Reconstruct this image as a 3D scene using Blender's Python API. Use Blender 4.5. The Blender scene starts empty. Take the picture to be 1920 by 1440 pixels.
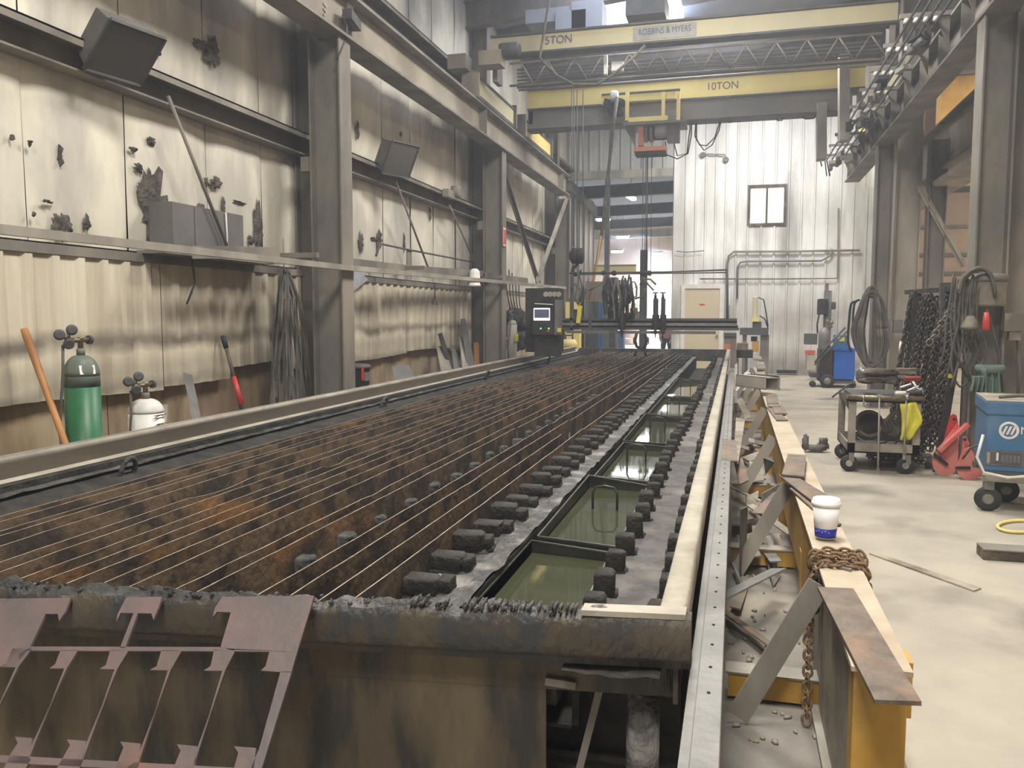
import bpy, bmesh, math, random
from mathutils import Vector as V, Matrix, Euler, noise
random.seed(7)
SC = bpy.context.scene; COL = SC.collection
PI = math.pi
# ---------------------------------------------------------------- camera
F, CH = 1550.0, 1.6
PITCH = math.atan2(130, F); YAW = math.atan2(420*math.cos(PITCH), F)
fwd = V((-math.sin(YAW)*math.cos(PITCH), math.cos(YAW)*math.cos(PITCH), -math.sin(PITCH)))
rgt = V((math.cos(YAW), math.sin(YAW), 0)); upv = rgt.cross(fwd)
cd = bpy.data.cameras.new('camera'); cam = bpy.data.objects.new('camera', cd); COL.objects.link(cam)
cam.matrix_world = Matrix((( rgt.x, upv.x, -fwd.x, 0), (rgt.y, upv.y, -fwd.y, 0), (rgt.z, upv.z, -fwd.z, CH), (0, 0, 0, 1)))
cd.sensor_width = 36; cd.lens = F/1920*36; cd.clip_end = 200; SC.camera = cam
def at(ax, x, y, v):            # the point of the world plane (axis ax = v) seen at a pixel of the survey photograph
    d = fwd*F + rgt*(x-960) + upv*(720-y)
    return V((0, 0, CH)) + d*((v - (0, 0, CH)[ax])/d[ax])
# ---------------------------------------------------------------- world, lights, exposure
w = bpy.data.worlds.new('world'); SC.world = w; w.use_nodes = True
w.node_tree.nodes['Background'].inputs[0].default_value = (.80, .88, 1, 1)
w.node_tree.nodes['Background'].inputs[1].default_value = .5
SC.view_settings.view_transform = 'Standard'; SC.view_settings.look = 'None'
SC.view_settings.gamma = 1; SC.view_settings.use_curve_mapping = False
SC.view_settings.exposure = EXPO = 0.14
def area(name, loc, sx, sy, power, col=(1, .97, .9), rot=(0, 0, 0)):
    l = bpy.data.lights.new(name, 'AREA'); l.shape = 'RECTANGLE'; l.size = sx; l.size_y = sy; l.energy = power; l.color = col
    o = bpy.data.objects.new(name, l); COL.objects.link(o); o.location = loc; o.rotation_euler = rot
    return o
HAZE = .0075
WARM = (1, .955, .88); COOL = (.93, .97, 1)
for y, pw in ((-2.5, 460), (3.5, 470), (9.5, 410), (16.5, 300)):
    area('ceiling_lamp_light', (-.4, y, 6.9), 1.6, 1.6, pw, WARM)
for y, pw in ((20.6, 80),):
    area('ceiling_lamp_light', (-.4, y, 6.9), 1.6, 1.6, pw, WARM)
for y, pw in ((1.5, 100), (8.0, 110), (15.0, 260), (24.0, 300)):
    area('side_bay_fill_light', (5.6, y, 6.2), 1.2, 1.2, pw, (1, .90, .74))  # unseen fill lights; the farthest is added to brighten the side bay wall
area('far_wall_fill_light', (.9, 19.8, 6.7), 1.5, .5, 190, (.97, .98, 1), (math.radians(38), 0, 0))  # unseen light added and aimed to brighten the far wall
for x, y, pw in ((-3.0, 27, 60), (-4.2, 34, 700), (-4.0, 42, 1500)):
    area('next_hall_lamp_light', (x, y, 4.8), 1.6, 1.2, pw, COOL)
# ---------------------------------------------------------------- helpers
def tag(o, label=None, cat=None, group=None, kind=None):
    if label: o['label'] = label
    if cat: o['category'] = cat
    if group: o['group'] = group
    if kind: o['kind'] = kind
    return o
def root_loc(p):
    while p.parent: p = p.parent
    return p.location.copy()
def empty(name, loc, label=None, cat=None, group=None, kind=None, rz=0):
    o = bpy.data.objects.new(name, None); COL.objects.link(o); o.location = loc; o.rotation_euler = (0, 0, rz)
    o.empty_display_size = .05
    return tag(o, label, cat, group, kind)
class MB:
    def __init__(s): s.v = []; s.f = []; s.m = []; s.sm = []
    def add(s, vs, fs, mi=0, smooth=False):
        b = len(s.v); s.v += [V(p) for p in vs]; s.f += [tuple(b+i for i in f) for f in fs]
        s.m += [mi]*len(fs); s.sm += [smooth]*len(fs); return s
    def box(s, lo, hi, mi=0):
        x0, y0, z0 = lo; x1, y1, z1 = hi
        return s.add([(x0,y0,z0),(x1,y0,z0),(x1,y1,z0),(x0,y1,z0),(x0,y0,z1),(x1,y0,z1),(x1,y1,z1),(x0,y1,z1)],
              [(0,3,2,1),(4,5,6,7),(0,1,5,4),(1,2,6,5),(2,3,7,6),(3,0,4,7)], mi)
    def cbox(s, c, size, rot=(0,0,0), mi=0, taper=1):
        R = rot if isinstance(rot, Matrix) else Euler(rot).to_matrix()
        h = V(size)/2; c = V(c); vs = []
        for z in (-1, 1):
            t = taper if z > 0 else 1
            for x, y in ((-1,-1),(1,-1),(1,1),(-1,1)): vs.append(c + R @ V((x*h.x*t, y*h.y*t, z*h.z)))
        return s.add(vs, [(0,3,2,1),(4,5,6,7),(0,1,5,4),(1,2,6,5),(2,3,7,6),(3,0,4,7)], mi)
    def bar(s, p, q, w, h, up=(0,0,1), mi=0):          # w sideways, h along up
        p, q = V(p), V(q); d = (q-p).normalized(); u = V(up); 
        if abs(d.dot(u)) > .98: u = V((0,1,0)) if abs(d.y) < .9 else V((1,0,0))
        sd = d.cross(u).normalized(); u = sd.cross(d)
        a, b = sd*(w/2), u*(h/2); vs = []
        for e in (p, q): vs += [e-a-b, e+a-b, e+a+b, e-a+b]
        return s.add(vs, [(0,3,2,1),(4,5,6,7),(0,1,5,4),(1,2,6,5),(2,3,7,6),(3,0,4,7)], mi)
    def tube(s, pts, r, n=8, mi=0, closed=False, caps=True):
        pts = [V(p) for p in pts]; N = len(pts); rs = r if isinstance(r, (list, tuple)) else [r]*N
        prev = None; vs = []
        for i, p in enumerate(pts):
            a = pts[(i-1) % N] if (closed or i > 0) else p; b = pts[(i+1) % N] if (closed or i < N-1) else p
            d = (b-a); d = d.normalized() if d.length > 1e-9 else V((0,0,1))
            if prev is None: u = d.orthogonal().normalized()
            else:
                u = prev - d*prev.dot(d); u = u.normalized() if u.length > 1e-6 else d.orthogonal().normalized()
            prev = u; t = d.cross(u)
            for k in range(n): vs.append(p + (u*math.cos(2*PI*k/n) + t*math.sin(2*PI*k/n))*rs[i])
        fs = []
        for i in range(N if closed else N-1):
            j = (i+1) % N
            for k in range(n): fs.append((i*n+k, i*n+(k+1) % n, j*n+(k+1) % n, j*n+k))
        s.add(vs, fs, mi, True)
        if caps and not closed:
            b = len(s.v)-len(vs); s.f += [tuple(b+k for k in reversed(range(n))), tuple(b+(N-1)*n+k for k in range(n))]; s.m += [mi]*2; s.sm += [False]*2
        return s
    def lathe(s, prof, c, n=24, mi=0, axis=(0,0,1)):   # prof = [(r, h)]
        a = V(axis).normalized(); u = a.orthogonal().normalized(); t = a.cross(u); c = V(c); vs = []; fs = []
        for r, h in prof:
            for k in range(n): vs.append(c + a*h + (u*math.cos(2*PI*k/n) + t*math.sin(2*PI*k/n))*max(r, 1e-4))
        for i in range(len(prof)-1):
            for k in range(n): fs.append((i*n+k, i*n+(k+1) % n, (i+1)*n+(k+1) % n, (i+1)*n+k))
        s.add(vs, fs, mi, True)
        b = len(s.v)-len(vs); L = (len(prof)-1)*n
        s.f += [tuple(b+k for k in reversed(range(n))), tuple(b+L+k for k in range(n))]; s.m += [mi]*2; s.sm += [False]*2
        return s
    def prism(s, poly, off, mi=0):
        off = V(off); P = [V(p) for p in poly]; n = len(P)
        return s.add(P + [p+off for p in P], [tuple(range(n)), tuple(reversed(range(n, 2*n)))] + [(i, i+n, (i+1) % n+n, (i+1) % n) for i in range(n)], mi)
    def grid(s, nx, ny, fn, mi=0, smooth=True):
        vs = [fn(i/nx, j/ny) for j in range(ny+1) for i in range(nx+1)]
        return s.add(vs, [(j*(nx+1)+i, j*(nx+1)+i+1, (j+1)*(nx+1)+i+1, (j+1)*(nx+1)+i) for j in range(ny) for i in range(nx)], mi, smooth)
    def ibeam(s, p, q, w, h, tf=.02, tw=.012, up=(0,0,1), mi=0):
        p, q = V(p), V(q); d = (q-p).normalized(); u = V(up); sd = d.cross(u).normalized(); u = sd.cross(d)
        for k in (-1, 1): s.bar(p+u*k*(h/2-tf/2), q+u*k*(h/2-tf/2), w, tf, u, mi)
        return s.bar(p, q, tw, h-2*tf, u, mi)
    def lump(s, c, size, seed=0, n=8, m=6, amp=.25, mi=0, pw=.6):
        c = V(c); sz = V(size)/2
        def f(a, b):
            th = 2*PI*a; ph = PI*b
            d = V((math.sin(ph)*math.cos(th), math.sin(ph)*math.sin(th), math.cos(ph)))
            k = 1 + amp*noise.noise(d*1.7 + V((seed*3.1, seed*1.7, 0)))*2
            e = lambda x: math.copysign(abs(x)**pw, x)
            return c + V((e(d.x)*sz.x, e(d.y)*sz.y, e(d.z)*sz.z))*k
        return s.grid(n, m, f, mi)
    def build(s, name, mat, parent=None, label=None, cat=None, group=None, kind=None, bevel=0, local=False, origin=None):
        me = bpy.data.meshes.new(name)
        if parent is not None: org = V((0,0,0)) if local else root_loc(parent)
        elif local: org = V((0,0,0))
        elif origin is not None: org = V(origin)
        else:
            xs = [p.x for p in s.v]; ys = [p.y for p in s.v]; zs = [p.z for p in s.v]
            org = V(((min(xs)+max(xs))/2, (min(ys)+max(ys))/2, min(zs)))
        me.from_pydata([p-org for p in s.v], [], s.f)
        me.polygons.foreach_set('material_index', s.m); me.polygons.foreach_set('use_smooth', s.sm)
        for m in (mat if isinstance(mat, (list, tuple)) else [mat]): me.materials.append(m)
        bm = bmesh.new(); bm.from_mesh(me); bmesh.ops.recalc_face_normals(bm, faces=bm.faces); bm.to_mesh(me); bm.free()
        me.update()
        o = bpy.data.objects.new(name, me); COL.objects.link(o)
        if parent is not None: o.parent = parent
        elif not local: o.location = org
        if bevel:
            b = o.modifiers.new('bevel', 'BEVEL'); b.width = bevel; b.segments = 2; b.limit_method = 'ANGLE'
        return tag(o, label, cat, group, kind)
def copy_tree(o, parent=None):
    c = o.copy(); COL.objects.link(c); c.parent = parent
    for ch in list(o.children): copy_tree(ch, c)
    return c
def text(s, size, loc, right, up, mat, parent, name='lettering', ext=.002, align='CENTER', sx=1):
    cu = bpy.data.curves.new(name, 'FONT'); cu.body = s; cu.size = size; cu.extrude = ext; cu.align_x = align; cu.align_y = 'CENTER'
    t = bpy.data.objects.new(name, cu); COL.objects.link(t)
    dg = bpy.context.evaluated_depsgraph_get(); me = bpy.data.meshes.new_from_object(t.evaluated_get(dg))
    bpy.data.objects.remove(t)
    r, u = V(right).normalized(), V(up).normalized(); n = r.cross(u)
    M = Matrix(((r.x*sx,u.x,n.x,0),(r.y*sx,u.y,n.y,0),(r.z*sx,u.z,n.z,0),(0,0,0,1)))
    me.transform(M); me.transform(Matrix.Translation(V(loc)-root_loc(parent)))
    me.materials.clear(); me.materials.append(mat)
    o = bpy.data.objects.new(name, me); COL.objects.link(o); o.parent = parent
    return o
# ---------------------------------------------------------------- materials
def mat(name, c1, c2=None, c3=None, scale=4, rough=.7, metal=0, bump=.15, stretch=(1,1,1), mid=.5, width=.115, emit=None, spec=.4, bscale=None, cover3=.62):
    m = bpy.data.materials.new(name); m.use_nodes = True; nt = m.node_tree; N = nt.nodes; L = nt.links
    b = N['Principled BSDF']; b.inputs['Roughness'].default_value = rough; b.inputs['Metallic'].default_value = metal
    b.inputs['Specular IOR Level'].default_value = spec
    if emit:
        b.inputs['Emission Color'].default_value = (*c1, 1); b.inputs['Emission Strength'].default_value = emit
    if c2 is None:
        b.inputs['Base Color'].default_value = (*c1, 1)
    tc = N.new('ShaderNodeTexCoord'); mp = N.new('ShaderNodeMapping'); mp.inputs['Scale'].default_value = stretch
    L.new(tc.outputs['Object'], mp.inputs[0])
    if c2 is not None:
        n1 = N.new('ShaderNodeTexNoise'); n1.inputs['Scale'].default_value = scale; n1.inputs['Detail'].default_value = 7; n1.inputs['Roughness'].default_value = .62
        L.new(mp.outputs[0], n1.inputs['Vector'])
        r = N.new('ShaderNodeValToRGB'); r.color_ramp.elements[0].position = mid-width; r.color_ramp.elements[1].position = mid+width
        r.color_ramp.elements[0].color = (*c1, 1); r.color_ramp.elements[1].color = (*c2, 1); L.new(n1.outputs[0], r.inputs[0])
        out = r.outputs[0]
        if c3 is not None:
            n2 = N.new('ShaderNodeTexNoise'); n2.inputs['Scale'].default_value = scale*.45; n2.inputs['Detail'].default_value = 5
            mp2 = N.new('ShaderNodeMapping'); mp2.inputs['Location'].default_value = (7, 3, 5); mp2.inputs['Scale'].default_value = stretch
            L.new(tc.outputs['Object'], mp2.inputs[0]); L.new(mp2.outputs[0], n2.inputs['Vector'])
            r2 = N.new('ShaderNodeValToRGB'); r2.color_ramp.elements[0].position = cover3-.08; r2.color_ramp.elements[1].position = cover3+.06
            L.new(n2.outputs[0], r2.inputs[0])
            mx = N.new('ShaderNodeMix'); mx.data_type = 'RGBA'; L.new(r2.outputs[0], mx.inputs[0]); L.new(out, mx.inputs[6]); mx.inputs[7].default_value = (*c3, 1)
            out = mx.outputs[2]
        L.new(out, b.inputs['Base Color'])
    if bump:
        n3 = N.new('ShaderNodeTexNoise'); n3.inputs['Scale'].default_value = bscale or scale*6; n3.inputs['Detail'].default_value = 6
        L.new(mp.outputs[0], n3.inputs['Vector'])
        bp = N.new('ShaderNodeBump'); bp.inputs['Strength'].default_value = bump; bp.inputs['Distance'].default_value = .02
        L.new(n3.outputs[0], bp.inputs['Height']); L.new(bp.outputs[0], b.inputs['Normal'])
    return m
def bands(m, axis, bnds, col, soft=.04, amt=.8, ns=2.5):
    """grime rows: real soot stains on a surface at fixed heights (object space), broken up by noise"""
    nt = m.node_tree; N = nt.nodes; L = nt.links; b = N['Principled BSDF']
    src = b.inputs['Base Color'].links[0].from_socket
    tc = N.new('ShaderNodeTexCoord'); sp = N.new('ShaderNodeSeparateXYZ'); L.new(tc.outputs['Object'], sp.inputs[0])
    n = N.new('ShaderNodeTexNoise'); n.inputs['Scale'].default_value = ns; n.inputs['Detail'].default_value = 4; L.new(tc.outputs['Object'], n.inputs['Vector'])
    wob = N.new('ShaderNodeMath'); wob.operation = 'MULTIPLY_ADD'; wob.inputs[1].default_value = .22; L.new(n.outputs[0], wob.inputs[0]); L.new(sp.outputs[axis], wob.inputs[2])
    tot = None
    for c, half, k in bnds:
        d = N.new('ShaderNodeMath'); d.operation = 'SUBTRACT'; L.new(wob.outputs[0], d.inputs[0]); d.inputs[1].default_value = c+.11
        a = N.new('ShaderNodeMath'); a.operation = 'ABSOLUTE'; L.new(d.outputs[0], a.inputs[0])
        r = N.new('ShaderNodeMapRange'); r.inputs['From Min'].default_value = half+soft; r.inputs['From Max'].default_value = half*.3
        r.inputs['To Min'].default_value = 0; r.inputs['To Max'].default_value = k; L.new(a.outputs[0], r.inputs['Value'])
        if tot is None: tot = r.outputs[0]
        else:
            mx = N.new('ShaderNodeMath'); mx.operation = 'MAXIMUM'; L.new(tot, mx.inputs[0]); L.new(r.outputs[0], mx.inputs[1]); tot = mx.outputs[0]
    mlt = N.new('ShaderNodeMath'); mlt.operation = 'MULTIPLY'; L.new(tot, mlt.inputs[0])
    r3 = N.new('ShaderNodeMapRange'); r3.inputs['From Min'].default_value = .3; r3.inputs['From Max'].default_value = .6; L.new(n.outputs[0], r3.inputs['Value']); r3.inputs['To Min'].default_value = .45
    L.new(r3.outputs[0], mlt.inputs[1])
    mx = N.new('ShaderNodeMix'); mx.data_type = 'RGBA'; L.new(mlt.outputs[0], mx.inputs[0]); L.new(src, mx.inputs[6]); mx.inputs[7].default_value = (*col, 1)
    L.new(mx.outputs[2], b.inputs['Base Color'])
    return m
S = (1, 1, .12)
m_floor = mat('dusty_concrete', (.43,.395,.33), (.335,.305,.255), (.17,.155,.13), scale=1.6, rough=.75, bump=.15, bscale=14, cover3=.64, width=.14)
m_ins = mat('grimy_insulation_facing', (.78,.74,.62), (.50,.475,.42), (.27,.26,.245), scale=1.5, stretch=(1,1,.4), rough=.5, bump=.35, bscale=3, cover3=.60)
m_pan = mat('stained_liner_panel', (.72,.66,.53), (.50,.44,.34), (.30,.26,.21), scale=2.6, stretch=S, rough=.6, bump=.1, cover3=.66)
bands(m_pan, 2, [(1.40, .055, .8), (1.02, .04, .5)], (.09,.075,.06))
m_base = mat('rusty_base_panel', (.48,.36,.23), (.26,.19,.13), (.56,.47,.34), scale=2.4, stretch=(1,1,.3), rough=.7)
m_steel = mat('dusty_grey_steel', (.23,.21,.18), (.145,.135,.12), (.31,.275,.22), scale=2.2, rough=.6, stretch=(1,1,.4))
m_steel_lt = mat('light_dusty_steel', (.36,.33,.28), (.24,.22,.19), (.44,.41,.35), scale=2.4, rough=.55, stretch=(1,1,.4))
m_railb = mat('brown_rail_side', (.105,.088,.068), (.07,.06,.05), scale=3, rough=.7, stretch=(1,.2,1))
m_deck = mat('grey_slag_deck', (.13,.122,.118), (.07,.066,.062), (.20,.185,.17), scale=8, rough=.8, bump=.8, bscale=40)
m_blk = mat('black_slag_block', (.038,.034,.030), (.02,.019,.018), (.07,.064,.058), scale=12, rough=.85, bump=.8, bscale=50)
m_gird = mat('grey_brown_girder', (.27,.25,.205), (.21,.195,.165), scale=1.2, rough=.6)
m_beamt = mat('tan_runway_paint', (.40,.36,.29), (.30,.27,.22), (.18,.15,.13), scale=1.1, rough=.6)
m_dark = mat('soot_and_shade_black', (.022,.021,.02), (.045,.04,.035), (.012,.011,.011), scale=7, rough=.8, bump=.5)  # black of sooty steel, and of the shade sheet under the table
m_hang = mat('dark_hanger_steel', (.06,.06,.065), (.10,.10,.10), scale=3, rough=.6)
m_slat = mat('burnt_rusty_slat', (.155,.108,.070), (.058,.047,.040), (.34,.17,.065), scale=4.0, rough=.62, bump=.3, cover3=.665, stretch=(1,1,1.0), mid=.5, width=.05)
m_slate = mat('worn_slat_edge', (.46,.40,.31), (.26,.22,.17), scale=14, rough=.5, metal=.1)
m_slag = mat('crusted_slag', (.075,.073,.07), (.03,.03,.03), (.13,.127,.12), scale=9, rough=.85, bump=.9, bscale=40)
m_slag_lt = mat('pale_slag_dust', (.11,.106,.10), (.05,.048,.046), (.26,.25,.24), scale=14, rough=.5, bump=1.0, bscale=45, cover3=.6)
m_rim = mat('dusty_rim_steel', (.44,.41,.345), (.34,.31,.25), (.24,.20,.15), scale=5, rough=.7, bump=.3, cover3=.66)
m_front = mat('oily_front_plate', (.048,.052,.060), (.085,.070,.052), (.16,.14,.11), scale=8, rough=.42, bump=.6, bscale=40, stretch=(1,1,.6), width=.08)
m_front2 = mat('streaked_skirt_plate', (.082,.064,.044), (.030,.029,.028), (.14,.11,.068), scale=9, rough=.38, bump=.5, bscale=40, stretch=(1,1,.28), cover3=.63, width=.07)
m_plate = mat('pinkish_cut_plate', (.215,.155,.155), (.15,.13,.128), (.27,.15,.115), scale=5, rough=.42, metal=.25, bump=.1, cover3=.6)
m_water = mat('murky_green_water', (.055,.060,.032), (.045,.048,.026), scale=1.5, rough=.04, bump=.02, bscale=3, spec=.7)
m_tray = mat('dull_green_tray_steel', (.060,.062,.05), (.035,.035,.03), scale=6, rough=.45, metal=.3)
m_trayedge = mat('worn_tray_edge', (.16,.16,.14), (.09,.09,.08), scale=10, rough=.4, metal=.5)
m_yel = mat('worn_yellow_paint', (.62,.36,.07), (.48,.28,.06), (.24,.17,.07), scale=3.5, rough=.55, bump=.1, cover3=.66)
m_cyel = mat('crane_yellow_paint', (.80,.66,.22), (.72,.58,.20), scale=1.2, rough=.5, bump=.05)
m_cyel2 = mat('faded_crane_yellow', (.56,.50,.30), (.48,.44,.30), scale=1, rough=.6, bump=.05)
m_dustwood = mat('dusty_beam_top', (.53,.45,.34), (.42,.35,.26), (.36,.28,.19), scale=4, rough=.75, bump=.15, cover3=.64)
m_rail = mat('grey_galvanised_rail', (.225,.22,.215), (.17,.168,.16), (.13,.125,.118), scale=6, rough=.5, metal=.2)
m_rustplate = mat('brown_mill_scale_strip', (.21,.165,.125), (.115,.09,.072), (.27,.165,.11), scale=9, rough=.6, bump=.2, cover3=.64)
m_scrap = mat('pale_dusty_strip', (.42,.37,.29), (.30,.27,.22), (.18,.155,.12), scale=5, rough=.7)
m_rustchain = mat('brown_rusty_chain', (.26,.17,.09), (.16,.10,.055), (.36,.25,.14), scale=30, rough=.75, bump=.3)
m_chain = mat('dark_oily_chain', (.085,.072,.06), (.045,.038,.034), (.16,.12,.09), scale=12, rough=.5, metal=.5)
m_wwall = mat('white_ribbed_siding', (.86,.85,.83), (.62,.61,.58), (.36,.345,.32), scale=2.2, stretch=(1,1,.18), rough=.5, bump=.05, cover3=.62)
bands(m_wwall, 2, [(.15, .5, .8), (2.9, .10, .3), (1.4, .7, .5), (4.2, .5, .22)], (.20,.18,.155), soft=.3, ns=1.6)
m_gwall = mat('grey_ribbed_siding', (.52,.52,.49), (.34,.34,.33), (.22,.22,.22), scale=1.1, stretch=(1,1,.4), rough=.5, bump=.05)
m_door = mat('beige_door_paint', (.60,.52,.36), (.56,.48,.34), scale=1.5, rough=.5, bump=0)
m_white = mat('white_paint', (.78,.76,.72), (.66,.64,.60), scale=5, rough=.4, bump=0)
m_roof = mat('blue_grey_roof_sheet', (.34,.37,.44), (.27,.30,.36), scale=.8, rough=.7, bump=0)
m_brown = mat('brown_side_wall', (.30,.235,.19), (.24,.19,.15), scale=1.5, rough=.6, stretch=S)
m_green = mat('green_cylinder_paint', (.025,.155,.065), (.02,.12,.05), (.05,.13,.07), scale=6, rough=.4, bump=.05)
m_greygr = mat('grey_green_shoulder', (.15,.18,.15), (.11,.13,.11), scale=6, rough=.5)
m_wcyl = mat('white_cylinder_paint', (.74,.73,.70), (.60,.59,.57), (.42,.38,.33), scale=5, rough=.45, bump=.05, cover3=.68)
m_brass = mat('tarnished_brass', (.32,.27,.17), (.16,.14,.10), scale=20, rough=.4, metal=.7)
m_wood = mat('orange_wood_handle', (.52,.25,.085), (.42,.19,.06), scale=6, rough=.45, stretch=(1,1,.1), bump=.05)
m_red = mat('red_paint', (.58,.05,.045), (.46,.045,.04), scale=6, rough=.45, bump=.05)
m_pinkred = mat('dusty_red_paint', (.62,.12,.11), (.50,.09,.085), (.60,.22,.19), scale=5, rough=.5, bump=.05)
m_orange = mat('dull_orange_paint', (.55,.20,.10), (.45,.16,.09), scale=6, rough=.5)
m_blue = mat('welder_blue_paint', (.060,.15,.28), (.05,.14,.28), (.14,.22,.32), scale=4, rough=.45, bump=.03, cover3=.68)
m_blue2 = mat('bright_blue_plastic', (.02,.12,.50), (.018,.10,.42), scale=3, rough=.4, bump=0)
m_hose = mat('dusty_rubber_hose', (.12,.115,.095), (.075,.07,.06), (.19,.17,.13), scale=9, rough=.8)
m_blackr = mat('black_rubber', (.02,.02,.02), (.035,.035,.035), scale=9, rough=.7)
m_cart = mat('grimy_beige_cart', (.36,.33,.27), (.26,.24,.20), (.15,.13,.11), scale=5, rough=.6, cover3=.6)
m_leather = mat('grimy_leather', (.09,.07,.055), (.05,.04,.035), (.17,.14,.10), scale=10, rough=.8, bump=.4)
m_yvest = mat('yellow_plastic', (.72,.66,.06), (.55,.50,.05), scale=6, rough=.45)
m_cloth = mat('grey_green_cloth', (.15,.21,.17), (.10,.14,.115), scale=6, rough=.9, bump=.3)
m_chrome = mat('bright_metal', (.6,.6,.6), (.4,.4,.4), scale=20, rough=.25, metal=.9, bump=0)
m_cupw = mat('white_paper', (.86,.85,.84), rough=.5, bump=0)
m_cupb = mat('blue_print', (.03,.04,.42), rough=.5, bump=0)
m_pbulb = mat('lit_lamp_white', (1,.98,.94), rough=.5, bump=0, emit=14)
m_sky = mat('daylit_white', (.95,.97,1), rough=.5, bump=0, emit=2.6)
m_warmglass = mat('warm_lit_pane', (.86,.76,.60), rough=.4, bump=0, emit=.55)
m_skyl = mat('translucent_roof_panel', (.80,.86,1), rough=.5, bump=0, emit=6)
m_screen = mat('lit_screen_white', (.80,.84,1), rough=.4, bump=0, emit=1.0)
m_screend = mat('lit_screen_dark', (.07,.075,.12), rough=.3, bump=0, emit=.6)
m_gled = mat('green_lamp', (.1,1,.2), rough=.4, bump=0, emit=3)
m_ink = mat('dark_ink', (.10,.085,.06), rough=.7, bump=0)
m_inkb = mat('faded_blue_ink', (.12,.13,.17), rough=.7, bump=0)
m_tan = mat('salmon_siding', (.60,.44,.33), (.50,.37,.29), scale=1, rough=.6, bump=0)  # two salmon-beige siding tones mixed by noise
m_paper = mat('blue_grey_paper', (.42,.43,.47), (.30,.31,.35), scale=7, rough=.7)
m_grease = mat('wall_soot', (.05,.045,.04), rough=.9)
m_fluff = mat('torn_glass_wool', (.14,.125,.11), (.055,.05,.045), scale=14, rough=.95, bump=1, bscale=40)
m_greybox = mat('flat_grey_box_paint', (.155,.15,.145), (.125,.12,.115), scale=4, rough=.6, bump=.05)
m_glass = mat('dusty_lamp_glass', (.10,.095,.09), rough=.2, bump=0, spec=.6)
m_btray = mat('grey_metal_tank', (.34,.34,.32), (.26,.26,.25), scale=5, rough=.5)
m_strap = mat('grey_web_strap', (.17,.16,.145), (.10,.095,.085), scale=8, rough=.85, stretch=(1,1,.2))

# ================================================================ STRUCTURE
WX = -4.75; FY = 23.6
def struct(name, mb, m, **k): return mb.build(name, m, kind='structure', **k)
struct('floor', MB().box((-9,-7,-.2),(14,60,0)), m_floor)
# left wall: steel sheet behind, separate liner sheets and panels in front
wl = struct('wall_left', MB().box((WX-.25,-7,0),(WX-.10,FY,7.3)), m_steel)
def wall_sheet(y0, y1, z0, z1, seed, x=WX):
    def f(a, b):
        y = y0+(y1-y0)*a; z = z0+(z1-z0)*b
        e = min(a, 1-a)*2; g = 1-abs(2*b-1)
        bul = .045*e**.5*g**.4 + .018*noise.noise(V((y*2.2, z*.45, seed))) + .010*noise.noise(V((y*9, z*.8, seed)))
        return V((x-.03+bul, y, z))
    return MB().grid(16, 10, f)
ys = [-6.6]; 
while ys[-1] < FY-.5: ys.append(ys[-1]+random.uniform(.88, 1.12))
for k, (z0, z1) in enumerate(((2.12, 3.46), (3.62, 5.62), (5.78, 7.3))):
    for i in range(len(ys)-1):
        wall_sheet(ys[i]+.006, min(ys[i+1], FY)-.006, z0, z1, i+k*40).build('insulation_sheet', m_ins, wl)
def rib_panel(y0, y1, z0, z1, drop=0):           # corrugated liner panel, trapezoid ribs
    pr = []; y = y0; k = 0
    while y < y1-.01:
        for dy, d in ((0,0),(.13,0),(.155,.022),(.215,.022),(.24,0)):
            if y+dy <= y1: pr.append((y+dy, d))
        y += .24
    pr.append((y1, 0)); mb = MB()
    def zz(yy): return z0 + drop*math.sin(yy*1.7)*.4
    vs = []
    for yy, d in pr: vs += [(WX+.02+d, yy, zz(yy)), (WX+.02+d, yy, z1)]
    return mb.add(vs, [(2*i, 2*i+2, 2*i+3, 2*i+1) for i in range(len(pr)-1)])
edges = [-6.6, -3.9, -1.2, 1.5, 4.25, 6.05, 7.0, 8.15, 9.3, 11.5, 13.4, 14.6, 17.0, 19.4, 21.6, FY]
for i in range(len(edges)-1):
    z0 = 1.0 + [.02,0,.03,0,-.03,.0,.10,-.02,.02,.04,0,.02,0,0,.03][i]
    rib_panel(edges[i]+.004, edges[i+1]-.004, z0, 2.10, .05).build('liner_panel', m_pan, wl)
for i in range(10):
    y0 = -6.6+i*3.02
    def f(a, b, y0=y0): return V((WX-.07+.03*noise.noise(V((y0+a*3, b*2, 3)))+.015*math.sin(a*26), y0+a*3.0, b*1.12))
    MB().grid(40, 6, f).build('base_panel', m_base, wl)
MB().box((WX-.02,-6.6,2.03),(WX+.05,FY,2.10)).build('panel_cap_strip', m_steel, wl)
# torn insulation and bullet-like holes, back-projected on the wall plane
def torn(px, py, w, h, seed, m=None, tilt=0):
    c = at(0, px, py, WX+.02); mb = MB(); n = 26
    ring = []
    for k in range(n):
        a = 2*PI*k/n; r = 1+.9*noise.noise(V((math.cos(a)*2.6, math.sin(a)*2.6, seed)))+.10*((k*7+seed) % 3-1)
        ring.append((math.cos(a)*w/2*r, math.sin(a)*h/2*r))
    vs = [c+V((.004,0,0))]+[c+V((.03*noise.noise(V((y*19,z*19,seed))) + .012, y*.6+tilt*z*.6, z*.6)) for y, z in ring]+[c+V((-.01, y+tilt*z, z)) for y, z in ring]
    fs = [(0, 1+k, 1+(k+1) % n) for k in range(n)]+[(1+k, 1+n+k, 1+n+(k+1) % n, 1+(k+1) % n) for k in range(n)]
    mb.add(vs, fs, 0, True); return mb.build('torn_patch', m or m_fluff, wl)
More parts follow.
